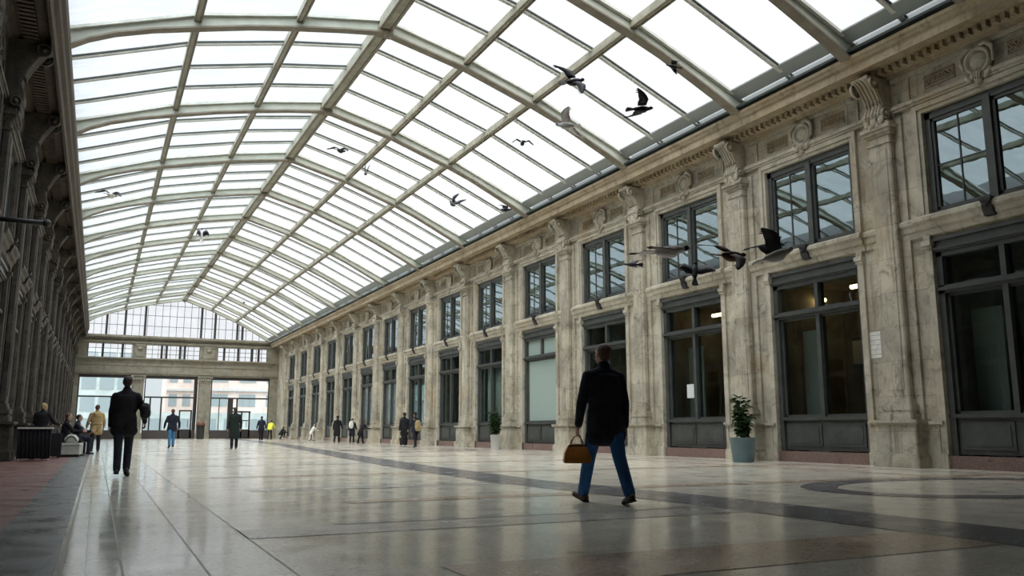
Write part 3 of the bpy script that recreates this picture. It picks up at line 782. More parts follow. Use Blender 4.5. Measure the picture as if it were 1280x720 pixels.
# ------------------------------------------------------------------ floor with inlaid bands (one mesh)
m = MB()
m.box(-2.6, 16.5, Y0, 89.0, -0.12, 0.0, 0)
def quad(pts, z, mi): m.add([(a, b, z) for a, b in pts], [tuple(range(len(pts)))], mi)
quad([(-2.6, Y0), (-0.62, Y0), (-0.62, 88), (-2.6, 88)], 0.002, 3)
quad([(-0.62, Y0), (-0.16, Y0), (-0.16, 88), (-0.62, 88)], 0.0025, 2)
quad([(-0.13, Y0), (1.04, Y0), (1.3, 88), (-0.13, 88)], 0.002, 1)
for xa, xb in ((-0.16, -0.135), (0.168, 0.182), (0.59, 0.60), (1.034, 1.048)):
    quad([(xa, Y0), (xb, Y0), (xb + (0.25 if xa > 0.5 else 0.12), 88), (xa + (0.25 if xa > 0.5 else 0.12), 88)], 0.003, 7)
def band(path, w, mi, z=0.003):
    L = []; Rr = []
    for i, p in enumerate(path):
        a = Vector(path[max(0, i - 1)]); b = Vector(path[min(len(path) - 1, i + 1)]); d = (b - a).normalized(); n_ = Vector((-d.y, d.x))
        L.append(Vector(p) + n_ * w / 2); Rr.append(Vector(p) - n_ * w / 2)
    for i in range(len(path) - 1):
        quad([tuple(Rr[i]), tuple(Rr[i + 1]), tuple(L[i + 1]), tuple(L[i])], z, mi)
LB = [(6.3, Y0), (6.35, 4), (6.4, 8), (6.1, 12.4), (6.4, 18), (7.0, 25), (8.0, 34), (9.2, 46), (10.4, 60), (11.2, 75), (11.8, 88)]
band(LB, 0.98, 5, 0.004)
def lbx(y):
    for (a, ya), (b, yb) in zip(LB, LB[1:]):
        if ya <= y <= yb: return a + (b - a) * (y - ya) / (yb - ya)
    return LB[-1][0]
for y, w, mi, xa in ((4.45, 0.85, 6, 1.9), (7.0, 0.62, 4, 1.05), (9.6, 0.42, 6, 2.6), (12.0, 0.6, 4, 1.9)):
    quad([(xa, y - w / 2), (lbx(y), y - w / 2), (lbx(y), y + w / 2), (xa, y + w / 2)], 0.003, mi)
quad([(1.9, 7.36), (5.9, 7.36), (5.9, 7.58), (1.9, 7.58)], 0.003, 8)
for k in range(14):
    y = 15.2 + k * P
    quad([(1.8, y), (lbx(y), y), (lbx(y + .5), y + 0.5), (1.8, y + 0.5)], 0.003, 4 if k % 2 else 6)
# right-hand half: rungs to the shopfronts, and the oval medallions
for k in range(16):
    y = 10.1 + k * P
    quad([(lbx(y), y), (15.4, y), (15.4, y + 0.4), (lbx(y), y + 0.4)], 0.0035, 6)
band([(15.1, Y0), (15.1, 88)], 0.45, 4, 0.0028)
band([(13.4, Y0), (13.4, 88)], 0.2, 6, 0.0026)
for cy in (8.2, 8.2 + 5 * P, 8.2 + 10 * P):
    pts = [(11.6 + 2.7 * math.cos(2 * math.pi * q / 40), cy + 1.75 * math.sin(2 * math.pi * q / 40)) for q in range(41)]
    band(pts, 0.5, 5, 0.005)
floor = m.build('floor', [M['terr'], M['terr_l'], M['granite'], M['redgran'], M['greyband'], M['darkband'], M['brownband'], M['joint'], mat('pale_strip', (0.55, 0.53, 0.47), 0.15)], recalc=False)
tag(floor, kind='structure')

# ------------------------------------------------------------------ people
def fabric(name, col, rough=0.85):
    c2 = tuple(min(1, c * 1.5 + 0.004) for c in col)
    return mat(name, col, rough, noise=(c2, 7.0, 0.35, 0.75), bump=0.5, bscale=22.0, spec=0.25)
M['skin'] = mat('skin', (0.42, 0.25, 0.18), 0.5)
M['black_cloth'] = fabric('black_cloth', (0.010, 0.010, 0.012))
M['navy_cloth'] = fabric('navy_cloth', (0.013, 0.015, 0.024))
M['dk_trouser'] = fabric('dark_trousers', (0.014, 0.017, 0.026))
M['green_blk'] = fabric('dark_green_cloth', (0.010, 0.016, 0.013))
M['jeans'] = fabric('blue_denim', (0.03, 0.10, 0.26))
M['jeans2'] = fabric('pale_blue_denim', (0.05, 0.15, 0.28))
M['mustard'] = fabric('mustard_cloth', (0.33, 0.235, 0.11))
M['tan'] = fabric('tan_cloth', (0.30, 0.23, 0.12))
M['cream'] = fabric('cream_cloth', (0.62, 0.60, 0.54))
M['hivis'] = fabric('yellow_cloth', (0.75, 0.78, 0.08))
M['hair_dk'] = mat('dark_hair', (0.025, 0.014, 0.010), 0.6, bump=0.6, bscale=60)
M['hair_br'] = mat('brown_hair', (0.09, 0.035, 0.02), 0.6, bump=0.6, bscale=60)
M['hair_bl'] = mat('blond_hair', (0.42, 0.30, 0.14), 0.6, bump=0.6, bscale=60)
M['hair_gr'] = mat('light_hair', (0.6, 0.56, 0.5), 0.6, bump=0.6, bscale=60)
M['shoe_blk'] = mat('black_leather', (0.012, 0.011, 0.011), 0.4)
M['shoe_br'] = mat('brown_leather_shoe', (0.075, 0.035, 0.02), 0.45)
M['shoe_wh'] = mat('white_trainer', (0.6, 0.6, 0.58), 0.6)
M['sole'] = mat('rubber_sole', (0.03, 0.028, 0.025), 0.8)
M['leather'] = mat('cognac_leather', (0.62, 0.25, 0.045), 0.42, noise=((0.42, 0.15, 0.03), 6.0, 0.35, 0.7), bump=0.2, bscale=30)
M['eye'] = mat('eye', (0.05, 0.04, 0.03), 0.15)

def remesh(o, vox, sm=4):
    r = o.modifiers.new('remesh', 'REMESH'); r.mode = 'VOXEL'; r.voxel_size = vox; r.use_smooth_shade = True
    if sm:
        s_ = o.modifiers.new('smooth', 'SMOOTH'); s_.iterations = sm; s_.factor = 0.5
    return o

def person(label, loc, yaw, h=1.75, legs=((25, 5, 0), (-15, 25, 0)), arms=((15, 8, 20), (-15, 8, 15)), lean=3, head=(0, 0),
           top='navy_cloth', bottom='dk_trouser', shoe='shoe_blk', hair='hair_dk', hairlong=0.0, coat=0.18, width=1.0, vox=0.012,
           feet=((5,), (-25,)), belt=None, hood=False, cap=None, group=None, seat=None):
    """legs: (hip flexion, knee bend, outward) right then left; arms: (flexion, outward, elbow) right then left"""
    k = h / 1.78
    root = empty('person', (loc[0], loc[1], 0), R(yaw)); tag(root, label, 'person', group)
    V = Vector
    pel = V((0, 0, 0.94)); Jl = []
    low = 9
    for sgn, (fl, kn, ab), ft in ((1, legs[0], feet[0]), (-1, legs[1], feet[1])):
        hip = pel + V((sgn * 0.092, 0, 0))
        a = R(fl); d1 = V((sgn * math.sin(R(ab)), math.sin(a), -math.cos(a))).normalized()
        knee = hip + d1 * 0.43
        a2 = R(fl - kn); d2 = V((sgn * math.sin(R(ab)) * 0.6, math.sin(a2), -math.cos(a2))).normalized()
        ank = knee + d2 * 0.42
        fp = R(ft[0]); fd = V((sgn * 0.12, math.cos(fp), math.sin(fp))).normalized()
        up = V((0, -math.sin(fp), math.cos(fp)))
        heel = ank - fd * 0.06 - up * 0.085; toe = ank + fd * 0.19 - up * 0.085
        low = min(low, heel.z, toe.z)
        Jl.append((hip, knee, ank, fd, up))
    dz = -low if seat is None else seat - (0.94 - 0.10)
    sh = V((0, 0, dz)); pel = pel + sh
    Jl = [(a + sh, b + sh, c + sh, d, e) for a, b, c, d, e in Jl]
    ln = R(lean)
    def tor(x, y, z):     # torso frame
        return pel + V((x, y * math.cos(ln) + z * math.sin(ln), z * math.cos(ln) - y * math.sin(ln)))
    neck = tor(0, -0.01, 0.52)
    hy, hp = R(head[0]), R(head[1])
    Rh = Matrix.Rotation(hy, 3, 'Z') @ Matrix.Rotation(-hp, 3, 'X')
    hc = neck + V((0, math.sin(ln) * 0.1, 0.075)) + Rh @ V((0, 0.025, 0.075))
    def hd(x, y, z): return hc + Rh @ V((x, y, z))
    # --- body, one continuous surface
    b = MB(lambda x, y, z: (x * k, y * k, z * k))
    b.ball(tuple(hc + Rh @ V((0, -0.005, 0.02))), 0.074, 0.094, 0.098, 16, 12, rot=Rh)
    b.ball(tuple(hd(0, 0.02, -0.045)), 0.055, 0.068, 0.066, 14, 10, rot=Rh)
    b.capsule(hd(0, 0.088, 0.018), hd(0, 0.108, -0.022), 0.009, 0.014, n=8)      # nose
    b.capsule(hd(-0.022, 0.078, -0.055), hd(0.022, 0.078, -0.055), 0.011, 0.011, n=8)   # mouth
    b.capsule(hd(-0.03, 0.085, 0.035), hd(0.03, 0.085, 0.035), 0.012, 0.012, n=8)       # brow
    for sx in (-1, 1):
        b.capsule(hd(sx * 0.076, -0.005, 0.02), hd(sx * 0.074, 0.0, -0.02), 0.014, 0.010, sx=0.7, n=8)
    b.capsule(neck - V((0, 0, 0.06)), hd(0, -0.01, -0.05), 0.06, 0.052)
    b.capsule(tor(0, 0, 0.05), tor(0, 0, 0.40), 0.11, 0.12, sx=1.3)
    b.capsule(tor(-0.13, 0, 0.45), tor(0.13, 0, 0.45), 0.06, 0.06)
    for (hip, knee, ank, fd, up) in Jl:
        b.capsule(hip, knee, 0.082, 0.056); b.capsule(knee, ank, 0.054, 0.038)
        b.capsule(ank - up * 0.045 - fd * 0.03, ank - up * 0.06 + fd * 0.14, 0.035, 0.028)
    Ja = []
    for sgn, (fl, ab, el) in ((1, arms[0]), (-1, arms[1])):
        S = tor(sgn * 0.168 * width, 0, 0.435)
        a = R(fl); d1 = V((sgn * math.sin(R(ab)), math.sin(a) * math.cos(R(ab)), -math.cos(a) * math.cos(R(ab)))).normalized()
        E_ = S + d1 * 0.29
        a2 = R(fl + el); d2 = V((sgn * math.sin(R(ab)) * 0.35 - sgn * 0.02, math.sin(a2), -math.cos(a2))).normalized()
        W_ = E_ + d2 * 0.25
        Ja.append((S, E_, W_, d2, sgn))
        b.capsule(S, E_, 0.052, 0.042); b.capsule(E_, W_, 0.041, 0.028)
        # palm, fingers curled, thumb from the side of the palm
        fwd = V((0, 1, 0)) - d2 * d2.y
        if fwd.length < 0.2: fwd = V((0, 0, 1)) - d2 * d2.z
        fwd.normalize(); inn = V((-sgn, 0, 0)); inn = (inn - d2 * inn.dot(d2)).normalized()
        K = W_ + d2 * 0.085
        b.capsule(W_, W_ + d2 * 0.07, 0.026, 0.034, sx=0.5, side=tuple(inn))
        for q, (off, L) in enumerate(((0.028, 0.070), (0.010, 0.078), (-0.009, 0.073), (-0.027, 0.058))):
            p0 = K + fwd * off - d2 * 0.012; p1 = p0 + d2 * L * 0.42 + inn * 0.006; p2 = p1 + d2 * L * 0.28 + inn * L * 0.26; p3 = p2 + d2 * L * 0.08 + inn * L * 0.3
            b.capsule(p0, p1, 0.0095, 0.009, n=8); b.capsule(p1, p2, 0.009, 0.0083, n=8); b.capsule(p2, p3, 0.0083, 0.0075, n=8)
        t0 = W_ + d2 * 0.03 + fwd * 0.022; t1 = t0 + d2 * 0.035 + fwd * 0.022 + inn * 0.012; t2 = t1 + d2 * 0.03 + inn * 0.012
        b.capsule(t0, t1, 0.013, 0.011, n=8); b.capsule(t1, t2, 0.010, 0.009, n=8)
    remesh(b.build('body', M['skin'], root), vox * 0.62 * k, 2)
    for sx in (-1, 1):
        e = MB(lambda x, y, z: (x * k, y * k, z * k)); e.ball(tuple(hd(sx * 0.031, 0.082, 0.012)), 0.011, 0.009, 0.009, 10, 7)
        e.build('eye', M['eye'], root)
    # --- hair
    g = MB(lambda x, y, z: (x * k, y * k, z * k))
    g.ball(tuple(hd(0, -0.022, 0.042)), 0.082, 0.092, 0.088, 16, 12, rot=Rh)
    g.ball(tuple(hd(0, -0.045, 0.0)), 0.074, 0.062, 0.07, 14, 10, rot=Rh)
    if hairlong:
        g.capsule(hd(0, -0.05, 0.0), hd(0, -0.065, -hairlong), 0.07, 0.06, sx=1.3)
        for sx in (-1, 1): g.capsule(hd(sx * 0.065, -0.015, 0.02), hd(sx * 0.07, -0.03, -hairlong * 0.8), 0.03, 0.03)
    remesh(g.build('hair', M[hair], root), vox * 0.8, 3)
    if cap:
        c = MB(lambda x, y, z: (x * k, y * k, z * k)); c.ball(tuple(hd(0, -0.01, 0.07)), 0.092, 0.105, 0.075, 16, 10, rot=Rh)
        c.capsule(hd(-0.04, 0.10, 0.06), hd(0.04, 0.10, 0.06), 0.02, 0.02); remesh(c.build('cap', M[cap], root), vox, 2)
    # --- jacket
    j = MB(lambda x, y, z: (x * k, y * k, z * k))
    j.capsule(tor(0, 0, -0.02), tor(0, 0.0, 0.22), 0.128, 0.130, sx=1.30 * width, n=18)
    j.capsule(tor(0, 0, 0.2), tor(0, -0.01, 0.38), 0.132, 0.125, sx=1.45 * width, n=18)
    for sx in (-1, 1): j.capsule(tor(sx * 0.03, -0.01, 0.475), tor(sx * 0.148 * width, -0.005, 0.432), 0.078, 0.066, n=12)
    j.capsule(tor(0, -0.01, 0.45), neck + V((0, 0, 0.03)), 0.095, 0.068, sx=1.1)
    hemz = -coat
    avgy = sum((a[1] - a[0]).y for a in Jl) * 0.25
    for sx in (-1, 1): j.capsule(tor(sx * 0.068 * width, 0, 0.05), tor(sx * 0.076 * width, avgy * 0.5 * min(1, coat * 2.5), hemz + 0.06), 0.130, 0.137, sx=0.96, n=16)
    j.capsule(tor(-0.112 * width, avgy * 0.4 * min(1, coat * 2.5), hemz - 0.005), tor(0.112 * width, avgy * 0.4 * min(1, coat * 2.5), hemz - 0.005), 0.108, 0.108, n=16)
    if coat > 0.3:
        for (hip, knee, ank, fd, up) in Jl: j.capsule(hip, hip.lerp(knee, min(1, coat * 1.6)), 0.12, 0.11)
    for (S, E_, W_, d2, sgn) in Ja:
        j.capsule(S, E_, 0.068, 0.058); j.capsule(E_, W_ - d2 * 0.015, 0.058, 0.045)
    if hood:
        j.capsule(tor(-0.07, -0.12, 0.45), tor(0.07, -0.12, 0.45), 0.06, 0.06); j.ball(tuple(tor(0, -0.14, 0.40)), 0.11, 0.06, 0.09)
    remesh(j.build('jacket', M[top], root), vox, 4)
    if belt:
        c = MB(lambda x, y, z: (x * k, y * k, z * k)); n = 24
        ring = [tor(0.192 * width * math.cos(2 * math.pi * q / n), 0.145 * math.sin(2 * math.pi * q / n), 0.08) for q in range(n + 1)]
        c.tube(ring, 0.022, 6); c.build('belt', M[belt], root)
    # --- trousers
    t = MB(lambda x, y, z: (x * k, y * k, z * k))
    t.capsule(pel + V((-0.05, 0, 0.0)), pel + V((0.05, 0, 0.0)), 0.112, 0.112)
    t.capsule(pel, tor(0, 0, 0.1), 0.12, 0.115, sx=1.2)
    for (hip, knee, ank, fd, up) in Jl:
        t.capsule(hip, knee, 0.103, 0.073, n=14)
        t.capsule(knee, ank + V((0, 0, 0.0)), 0.073, 0.062, n=14)
        t.ball(tuple(knee.lerp(ank, 0.86)), 0.068, 0.074, 0.035, 12, 7)
    remesh(t.build('trousers', M[bottom], root), vox, 3)
    for (hip, knee, ank, fd, up) in Jl:
        q = MB(lambda x, y, z: (x * k, y * k, z * k))
        q.capsule(ank - up * 0.02, ank - up * 0.045, 0.05, 0.048)
        q.capsule(ank - up * 0.045 - fd * 0.045, ank - up * 0.052 + fd * 0.06, 0.042, 0.042, n=12)
        q.capsule(ank - up * 0.055 + fd * 0.05, ank - up * 0.06 + fd * 0.155, 0.042, 0.028, sx=1.15, n=12)
        s_ = remesh(q.build('shoe', M[shoe], root), max(0.008, vox * 0.7), 2)
        q = MB(lambda x, y, z: (x * k, y * k, z * k))
        sd = fd.cross(up).normalized()
        outl = [(-0.085, 0.022), (-0.075, 0.036), (0.0, 0.036), (0.08, 0.046), (0.15, 0.04), (0.188, 0.015)]
        pts = [(a, w_) for a, w_ in outl] + [(a, -w_) for a, w_ in reversed(outl)]
        lo = [ank - up * 0.087 + fd * a + sd * w_ for a, w_ in pts]; hi = [ank - up * 0.066 + fd * a + sd * w_ for a, w_ in pts]
        n = len(pts)
        q.add([tuple(p) for p in lo + hi], [tuple(reversed(range(n))), tuple(range(n, 2 * n))] + [(i, (i + 1) % n, n + (i + 1) % n, n + i) for i in range(n)])
        q.build('sole', M['sole'], s_)
    return root, k, Ja, tor, pel

# the walker in the foreground
wk, k, Ja, tor, pel = person('person in a dark navy jacket and blue jeans striding past, holding a cognac leather bag', (5.15, 8.16), -4, 1.86,
       legs=((-13, 14, 2), (20, 3, 4)), arms=((-8, 8, 10), (6, 13, 8)), feet=((-10,), (16,)), lean=3, head=(14, -12), top='navy_cloth', bottom='jeans',
       shoe='shoe_br', hair='hair_br', coat=0.20, width=1.12, vox=0.008)
S, E_, W_, d2, sgn = Ja[1]
hand = Vector(W_ + d2 * 0.115) * k
def world_of(root, v): return root.location + Matrix.Rotation(root.rotation_euler.z, 3, 'Z') @ Vector(v)
hw = world_of(wk, hand)
bag = empty('handbag', (hw.x, hw.y, hw.z - 0.36 * 0.84), R(-22)); bag.scale = (0.84, 0.84, 0.84); tag(bag, 'cognac leather bag carried low in the hand of the striding person in jeans', 'bag')
m = MB()
prof = [(-0.17, 0.0), (0.17, 0.0), (0.185, 0.03), (0.165, 0.14), (0.12, 0.235), (0.08, 0.25), (-0.08, 0.25), (-0.12, 0.235), (-0.165, 0.14), (-0.185, 0.03)]
vs = []; n = len(prof)
for yy, sc in ((-0.085, 0.93), (-0.095, 1.0), (-0.07, 1.0), (0.07, 1.0), (0.095, 1.0), (0.085, 0.93)):
    for a, z in prof: vs.append((a * sc, yy * (1 - 0.62 * (z / 0.25)), z))
fs = [tuple(range(n)), tuple(reversed(range(5 * n, 6 * n)))]
for j in range(5):
    for i in range(n): fs.append((j * n + i, (j + 1) * n + i, (j + 1) * n + (i + 1) % n, j * n + (i + 1) % n))
m.add(vs, fs, 0, True); m.build('bag_body', M['leather'], bag)
for yy in (-0.035, 0.035):
    m = MB(); m.tube([(-0.085, yy * 1.2, 0.20), (-0.075, yy, 0.28), (-0.04, yy * 0.4, 0.345), (0.0, yy * 0.2, 0.36), (0.04, yy * 0.4, 0.345), (0.075, yy, 0.28), (0.085, yy * 1.2, 0.20)], 0.009, 7); m.build('strap', M['leather'], bag)
m = MB(); m.box(-0.12, 0.12, -0.052, 0.052, 0.215, 0.232); m.build('zip_band', M['shoe_br'], bag)

# tall silhouette walking away on the left
p2, k2, Ja2, tor2, pel2 = person('person in a black coat walking away on the left, shoulder bag at the hip', (0.44, 16.6), -4, 1.77,
       legs=((14, 22, -1), (-4, 4, -2)), arms=((-6, 24, 42), (4, 9, 10)), feet=((-20,), (0,)), lean=3, head=(0, -6), top='black_cloth', bottom='dk_trouser',
       hair='hair_dk', coat=0.17, width=1.06, vox=0.010)
def small_bag(name, label, w_, h_, d_, mt, loc, yaw, strap=None, cat='bag'):
    b = empty(name, loc, R(yaw)); tag(b, label, cat)
    m = MB(); rr_ = d_ * 0.5
    for zz in (0.0, 0.25, 0.5, 0.75, 1.0):
        ww = w_ / 2 - rr_ - (0.03 if zz in (0.0, 1.0) else 0.0); z_ = rr_ + (h_ - 2 * rr_) * zz
        m.capsule((-ww, 0, z_), (ww, 0, z_), rr_ * (0.85 if zz == 1.0 else 1.0), rr_ * (0.85 if zz == 1.0 else 1.0), n=14)
    remesh(m.build('bag_body', mt, b), 0.012, 3)
    m = MB(); m.box(-w_ * 0.3, w_ * 0.3, -d_ * 0.45 - 0.01, -d_ * 0.45 + 0.01, h_ * 0.2, h_ * 0.5); m.build('pocket', mt, b)
    if strap:
        m = MB(); m.tube(strap, 0.014, 6); m.build('strap', mt, b)
    return b
small_bag('shoulder_bag', 'black shoulder bag at the right hip of the person walking away in a black coat', 0.34, 0.30, 0.16, M['black_cloth'], (0.76, 16.52, 1.00), 80,
          strap=[(-0.08, 0.02, 0.22), (-0.05, 0.06, 0.32), (0.0, 0.09, 0.40)])
# woman in mustard coat
person('person in a mustard belted coat and black trousers standing with back turned', (-0.02, 36.6), 8, 1.84, legs=((6, 3, 3), (-6, 5, 3)), arms=((5, 16, 35), (5, 16, 35)), feet=((0,), (-2,)),
       lean=1, top='mustard', bottom='black_cloth', hair='hair_br', coat=0.22, width=1.15, belt='tan', hood=True)
# man in jeans ahead
person('person in a dark jacket and blue jeans walking away beyond the black-coated walker', (3.14, 42.3), 0, 1.80, legs=((12, 14, -1), (-10, 6, 0)), arms=((8, 22, 25), (-4, 22, 25)), feet=((0,), (-18,)),
       top='navy_cloth', bottom='jeans2', hair='hair_br', shoe='shoe_blk', coat=0.12, width=1.14)
person('person in a long dark green-black coat walking away in front of the right entrance door', (5.5, 39.3), 0, 1.86, legs=((7, 5, 1), (-6, 5, 1)), arms=((4, 14, 12), (-4, 14, 14)), feet=((0,), (-6,)),
       top='green_blk', bottom='black_cloth', hair='hair_dk', coat=0.42, width=1.10)
person('person in a dark jacket and white shoes walking away near the right entrance jamb', (10.76, 63.6), 0, 1.86, legs=((12, 14, 0), (-10, 5, 0)), arms=((8, 20, 20), (-4, 18, 20)), feet=((0,), (-12,)),
       top='navy_cloth', bottom='black_cloth', hair='hair_dk', shoe='shoe_wh', coat=0.14, width=1.10)
person('person in a bright yellow top and black trousers leaning at the far right corner', (14.3, 80.0), -35, 1.84, legs=((5, 2, 3), (-5, 2, 3)), arms=((30, 14, 25), (25, 14, 25)), feet=((0,), (0,)),
       lean=28, top='hivis', bottom='black_cloth', hair='hair_dk', coat=0.02, width=1.25)
person('person in dark clothes crouching beside the person in the yellow top', (15.15, 79.4), -60, 1.7, legs=((110, 125, 8), (80, 120, 8)), arms=((50, 8, 30), (40, 8, 30)), feet=((0,), (-10,)),
       lean=38, top='black_cloth', bottom='black_cloth', hair='hair_dk', coat=0.02)
person('person in a long hooded black coat left of the white sling bag', (14.35, 55.9), -30, 1.80, legs=((6, 4, 2), (-8, 8, 2)), arms=((12, 12, 30), (-6, 12, 20)), feet=((0,), (-8,)),
       lean=7, top='black_cloth', bottom='black_cloth', hair='hair_dk', coat=0.42, width=1.14, hood=True, cap='black_cloth')
person('person in a navy coat beside the hooded black coat, white sling bag on the back', (14.35, 52.2), -20, 1.58, legs=((12, 8, 1), (-8, 5, 1)), arms=((20, 12, 40), (14, 12, 30)), feet=((0,), (-10,)),
       lean=9, top='navy_cloth', bottom='black_cloth', hair='hair_dk', coat=0.36, width=1.10, shoe='shoe_blk')
small_bag('sling_bag', 'white sling bag on the back of the navy coated person by the pilasters', 0.30, 0.46, 0.16, M['cream'], (14.22, 51.98, 0.92), -5, strap=[(0.02, 0.05, 0.38), (0.10, 0.12, 0.5), (0.16, 0.2, 0.52)])
person('person in black bending towards the pilaster pedestal, alone', (14.95, 52.3), -75, 1.52, legs=((10, 6, 3), (-10, 4, 3)), arms=((40, 10, 40), (35, 10, 40)), feet=((0,), (0,)),
       lean=24, top='black_cloth', bottom='black_cloth', hair='hair_dk', coat=0.3, width=1.1)
person('small person in cream clothes with light hair bending by a distant pedestal', (15.0, 66.2), -70, 1.35, legs=((12, 8, 3), (-10, 4, 3)), arms=((45, 10, 30), (40, 10, 30)), feet=((0,), (0,)),
       lean=30, top='cream', bottom='cream', hair='hair_gr', coat=0.2, width=1.2)
person('person in a dark coat and cap wearing a tan backpack by the pilasters', (13.55, 38.2), 15, 1.66, legs=((14, 10, 1), (-10, 6, 1)), arms=((6, 20, 20), (4, 20, 25)), feet=((0,), (-16,)),
       top='navy_cloth', bottom='black_cloth', hair='hair_dk', coat=0.14, width=1.15, cap='black_cloth')
small_bag('backpack', 'tan backpack worn by the person in the dark coat and cap', 0.32, 0.54, 0.20, M['tan'], (13.60, 38.0, 0.76), 15, strap=[(-0.14, 0.05, 0.5), (-0.15, 0.15, 0.60), (-0.14, 0.24, 0.5)], cat='backpack')
person('person in black with pale shoes just left of the one wearing the tan backpack', (13.45, 39.5), -5, 1.68, legs=((10, 8, 1), (-8, 6, 1)), arms=((10, 10, 25), (-4, 12, 20)), feet=((0,), (-10,)),
       top='black_cloth', bottom='black_cloth', hair='hair_dk', coat=0.25, shoe='shoe_wh', cap='black_cloth')
# the group at the left wall
person('blond person in black leaning behind the black stand by the left wall', (-1.42, 27.3), -30, 1.62, legs=((6, 3, 3), (-6, 3, 3)), arms=((25, 22, 50), (25, 22, 50)), feet=((0,), (0,)),
       lean=8, head=(-20, 0), top='black_cloth', bottom='black_cloth', hair='hair_bl', coat=0.3, width=1.25)
person('seated person in black with brown hair, nearer one of two on the dark bench', (-0.90, 30.5), -85, 1.78, legs=((84, 84, 6), (80, 84, 6)), arms=((40, 14, 50), (40, 14, 50)), feet=((0,), (0,)),
       lean=6, top='black_cloth', bottom='black_cloth', hair='hair_br', coat=0.05, width=1.2, seat=0.46)
person('seated person in dark clothes, farther one of two on the dark bench', (-0.60, 32.5), -95, 1.76, legs=((84, 84, 6), (80, 84, 6)), arms=((40, 14, 50), (40, 14, 50)), feet=((0,), (0,)),
       lean=4, top='navy_cloth', bottom='navy_cloth', hair='hair_dk', coat=0.05, width=1.1, seat=0.46)

# ------------------------------------------------------------------ objects by the left wall
M['pale_rail'] = mat('pale_edge', (0.6, 0.6, 0.56), 0.5)
M['case'] = mat('pale_case', (0.42, 0.43, 0.38), 0.6, noise=((0.52, 0.53, 0.48), 5, 0.4, 0.6))
st = empty('display_stand', (-1.45, 26.2, 0), 0); tag(st, 'black draped stand with a pale top edge in front of the blond person', 'stand')
m = MB(); m.box(-0.40, 0.36, -0.22, 0.22, 0.06, 0.84)
for q in range(9): m.tube([(-0.38 + q * 0.092, -0.225, 0.07), (-0.38 + q * 0.092, -0.225, 0.83)], 0.018, 6)
m.build('drape', M['black_cloth'], st)
m = MB(); m.box(-0.43, 0.40, -0.27, 0.27, 0.84, 0.885); m.build('table_top', M['pale_rail'], st)
for sx in (-0.36, 0.33):
    for sy in (-0.2, 0.2):
        m = MB(); m.tube([(sx, sy, 0.02), (sx, sy, 0.1)], 0.02, 8); m.ball((sx, sy, 0.03), 0.03, 0.03, 0.03, 10, 6); m.build('leg', M['pale_rail'], st)
bn = empty('bench', (-0.74, 31.5, 0), R(-8.5)); tag(bn, 'dark bench carrying two seated people by the left wall', 'bench')
m = MB(); m.box(-0.28, 0.28, -1.3, 1.4, 0.40, 0.46); m.build('seat', M['iron'], bn)
m = MB(); m.box(-0.55, -0.48, -1.3, 1.4, 0.55, 0.9); m.box(-0.52, -0.28, -1.25, -1.2, 0.40, 0.6); m.box(-0.52, -0.28, 1.3, 1.35, 0.40, 0.6); m.build('backrest', M['iron'], bn)
for sy in (-1.2, 0.05, 1.3):
    for sx in (-0.22, 0.22):
        m = MB(); m.box(sx - 0.03, sx + 0.03, sy - 0.03, sy + 0.03, 0, 0.40); m.build('leg', M['iron'], bn)
cs = empty('carry_case', (-0.69, 29.35, 0), R(-8)); tag(cs, 'pale grey lidded carry case on the floor by the dark bench', 'case')
m = MB(); m.cbox(-0.31, 0.31, -0.16, 0.16, 0.08, 0.36, 0.03); m.build('body', M['case'], cs)
m = MB(); m.cbox(-0.33, 0.33, -0.18, 0.18, 0.36, 0.42, 0.03); m.build('lid', M['pale_rail'], cs)
m = MB(); m.cbox(-0.27, 0.27, -0.13, 0.13, 0.0, 0.08, 0.02); m.build('base', M['iron'], cs)
hb = empty('patterned_bag', (-0.66, 29.35, 0.432), R(-8)); tag(hb, 'small grey and black patterned bag on top of the pale carry case', 'bag')
m = MB(); m.capsule((-0.1, 0, 0.09), (0.1, 0, 0.09), 0.1, 0.1, n=14); m.capsule((-0.06, 0, 0.16), (0.06, 0, 0.16), 0.085, 0.085, n=14)
remesh(m.build('bag_body', M['case'], hb), 0.012, 2)
m = MB(); m.tube([(-0.16, -0.08, 0.04), (-0.1, -0.105, 0.14), (0, -0.09, 0.21), (0.1, -0.105, 0.14), (0.16, -0.08, 0.04)], 0.016, 6); m.build('strap', M['iron'], hb)
dk = empty('suitcase', (-1.15, 28.75, 0), R(10)); tag(dk, 'black upright suitcase between the draped stand and the pale case', 'suitcase')
m = MB(); m.cbox(-0.26, 0.24, -0.14, 0.14, 0.05, 0.72, 0.04); m.build('shell', M['black_cloth'], dk)
m = MB(); m.tube([(-0.1, 0, 0.7), (-0.1, 0, 0.82), (0.1, 0, 0.82), (0.1, 0, 0.7)], 0.012, 6); m.build('handle', M['iron'], dk)
for sx in (-0.2, 0.18):
    m = MB(); m.tube([(sx - 0.015, -0.1, 0.03), (sx + 0.015, -0.1, 0.03)], 0.03, 10); m.tube([(sx - 0.015, 0.1, 0.03), (sx + 0.015, 0.1, 0.03)], 0.03, 10); m.build('wheel', M['sole'], dk)
pole = MB()
pole.tube([(-2.44, 18.9, 4.92), (-1.2, 18.4, 4.80)], 0.05, 10); pole.ball((-1.17, 18.39, 4.80), 0.08, 0.08, 0.08)
pr = empty('wall_pole', (0, 0, 0)); tag(pr, 'dark iron pole jutting from the left wall', 'pole')
pole.build('shaft', M['iron'], pr)
m = MB(); m.box(-2.45, -2.38, 18.75, 19.05, 4.75, 5.1); m.build('bracket', M['iron'], pr)
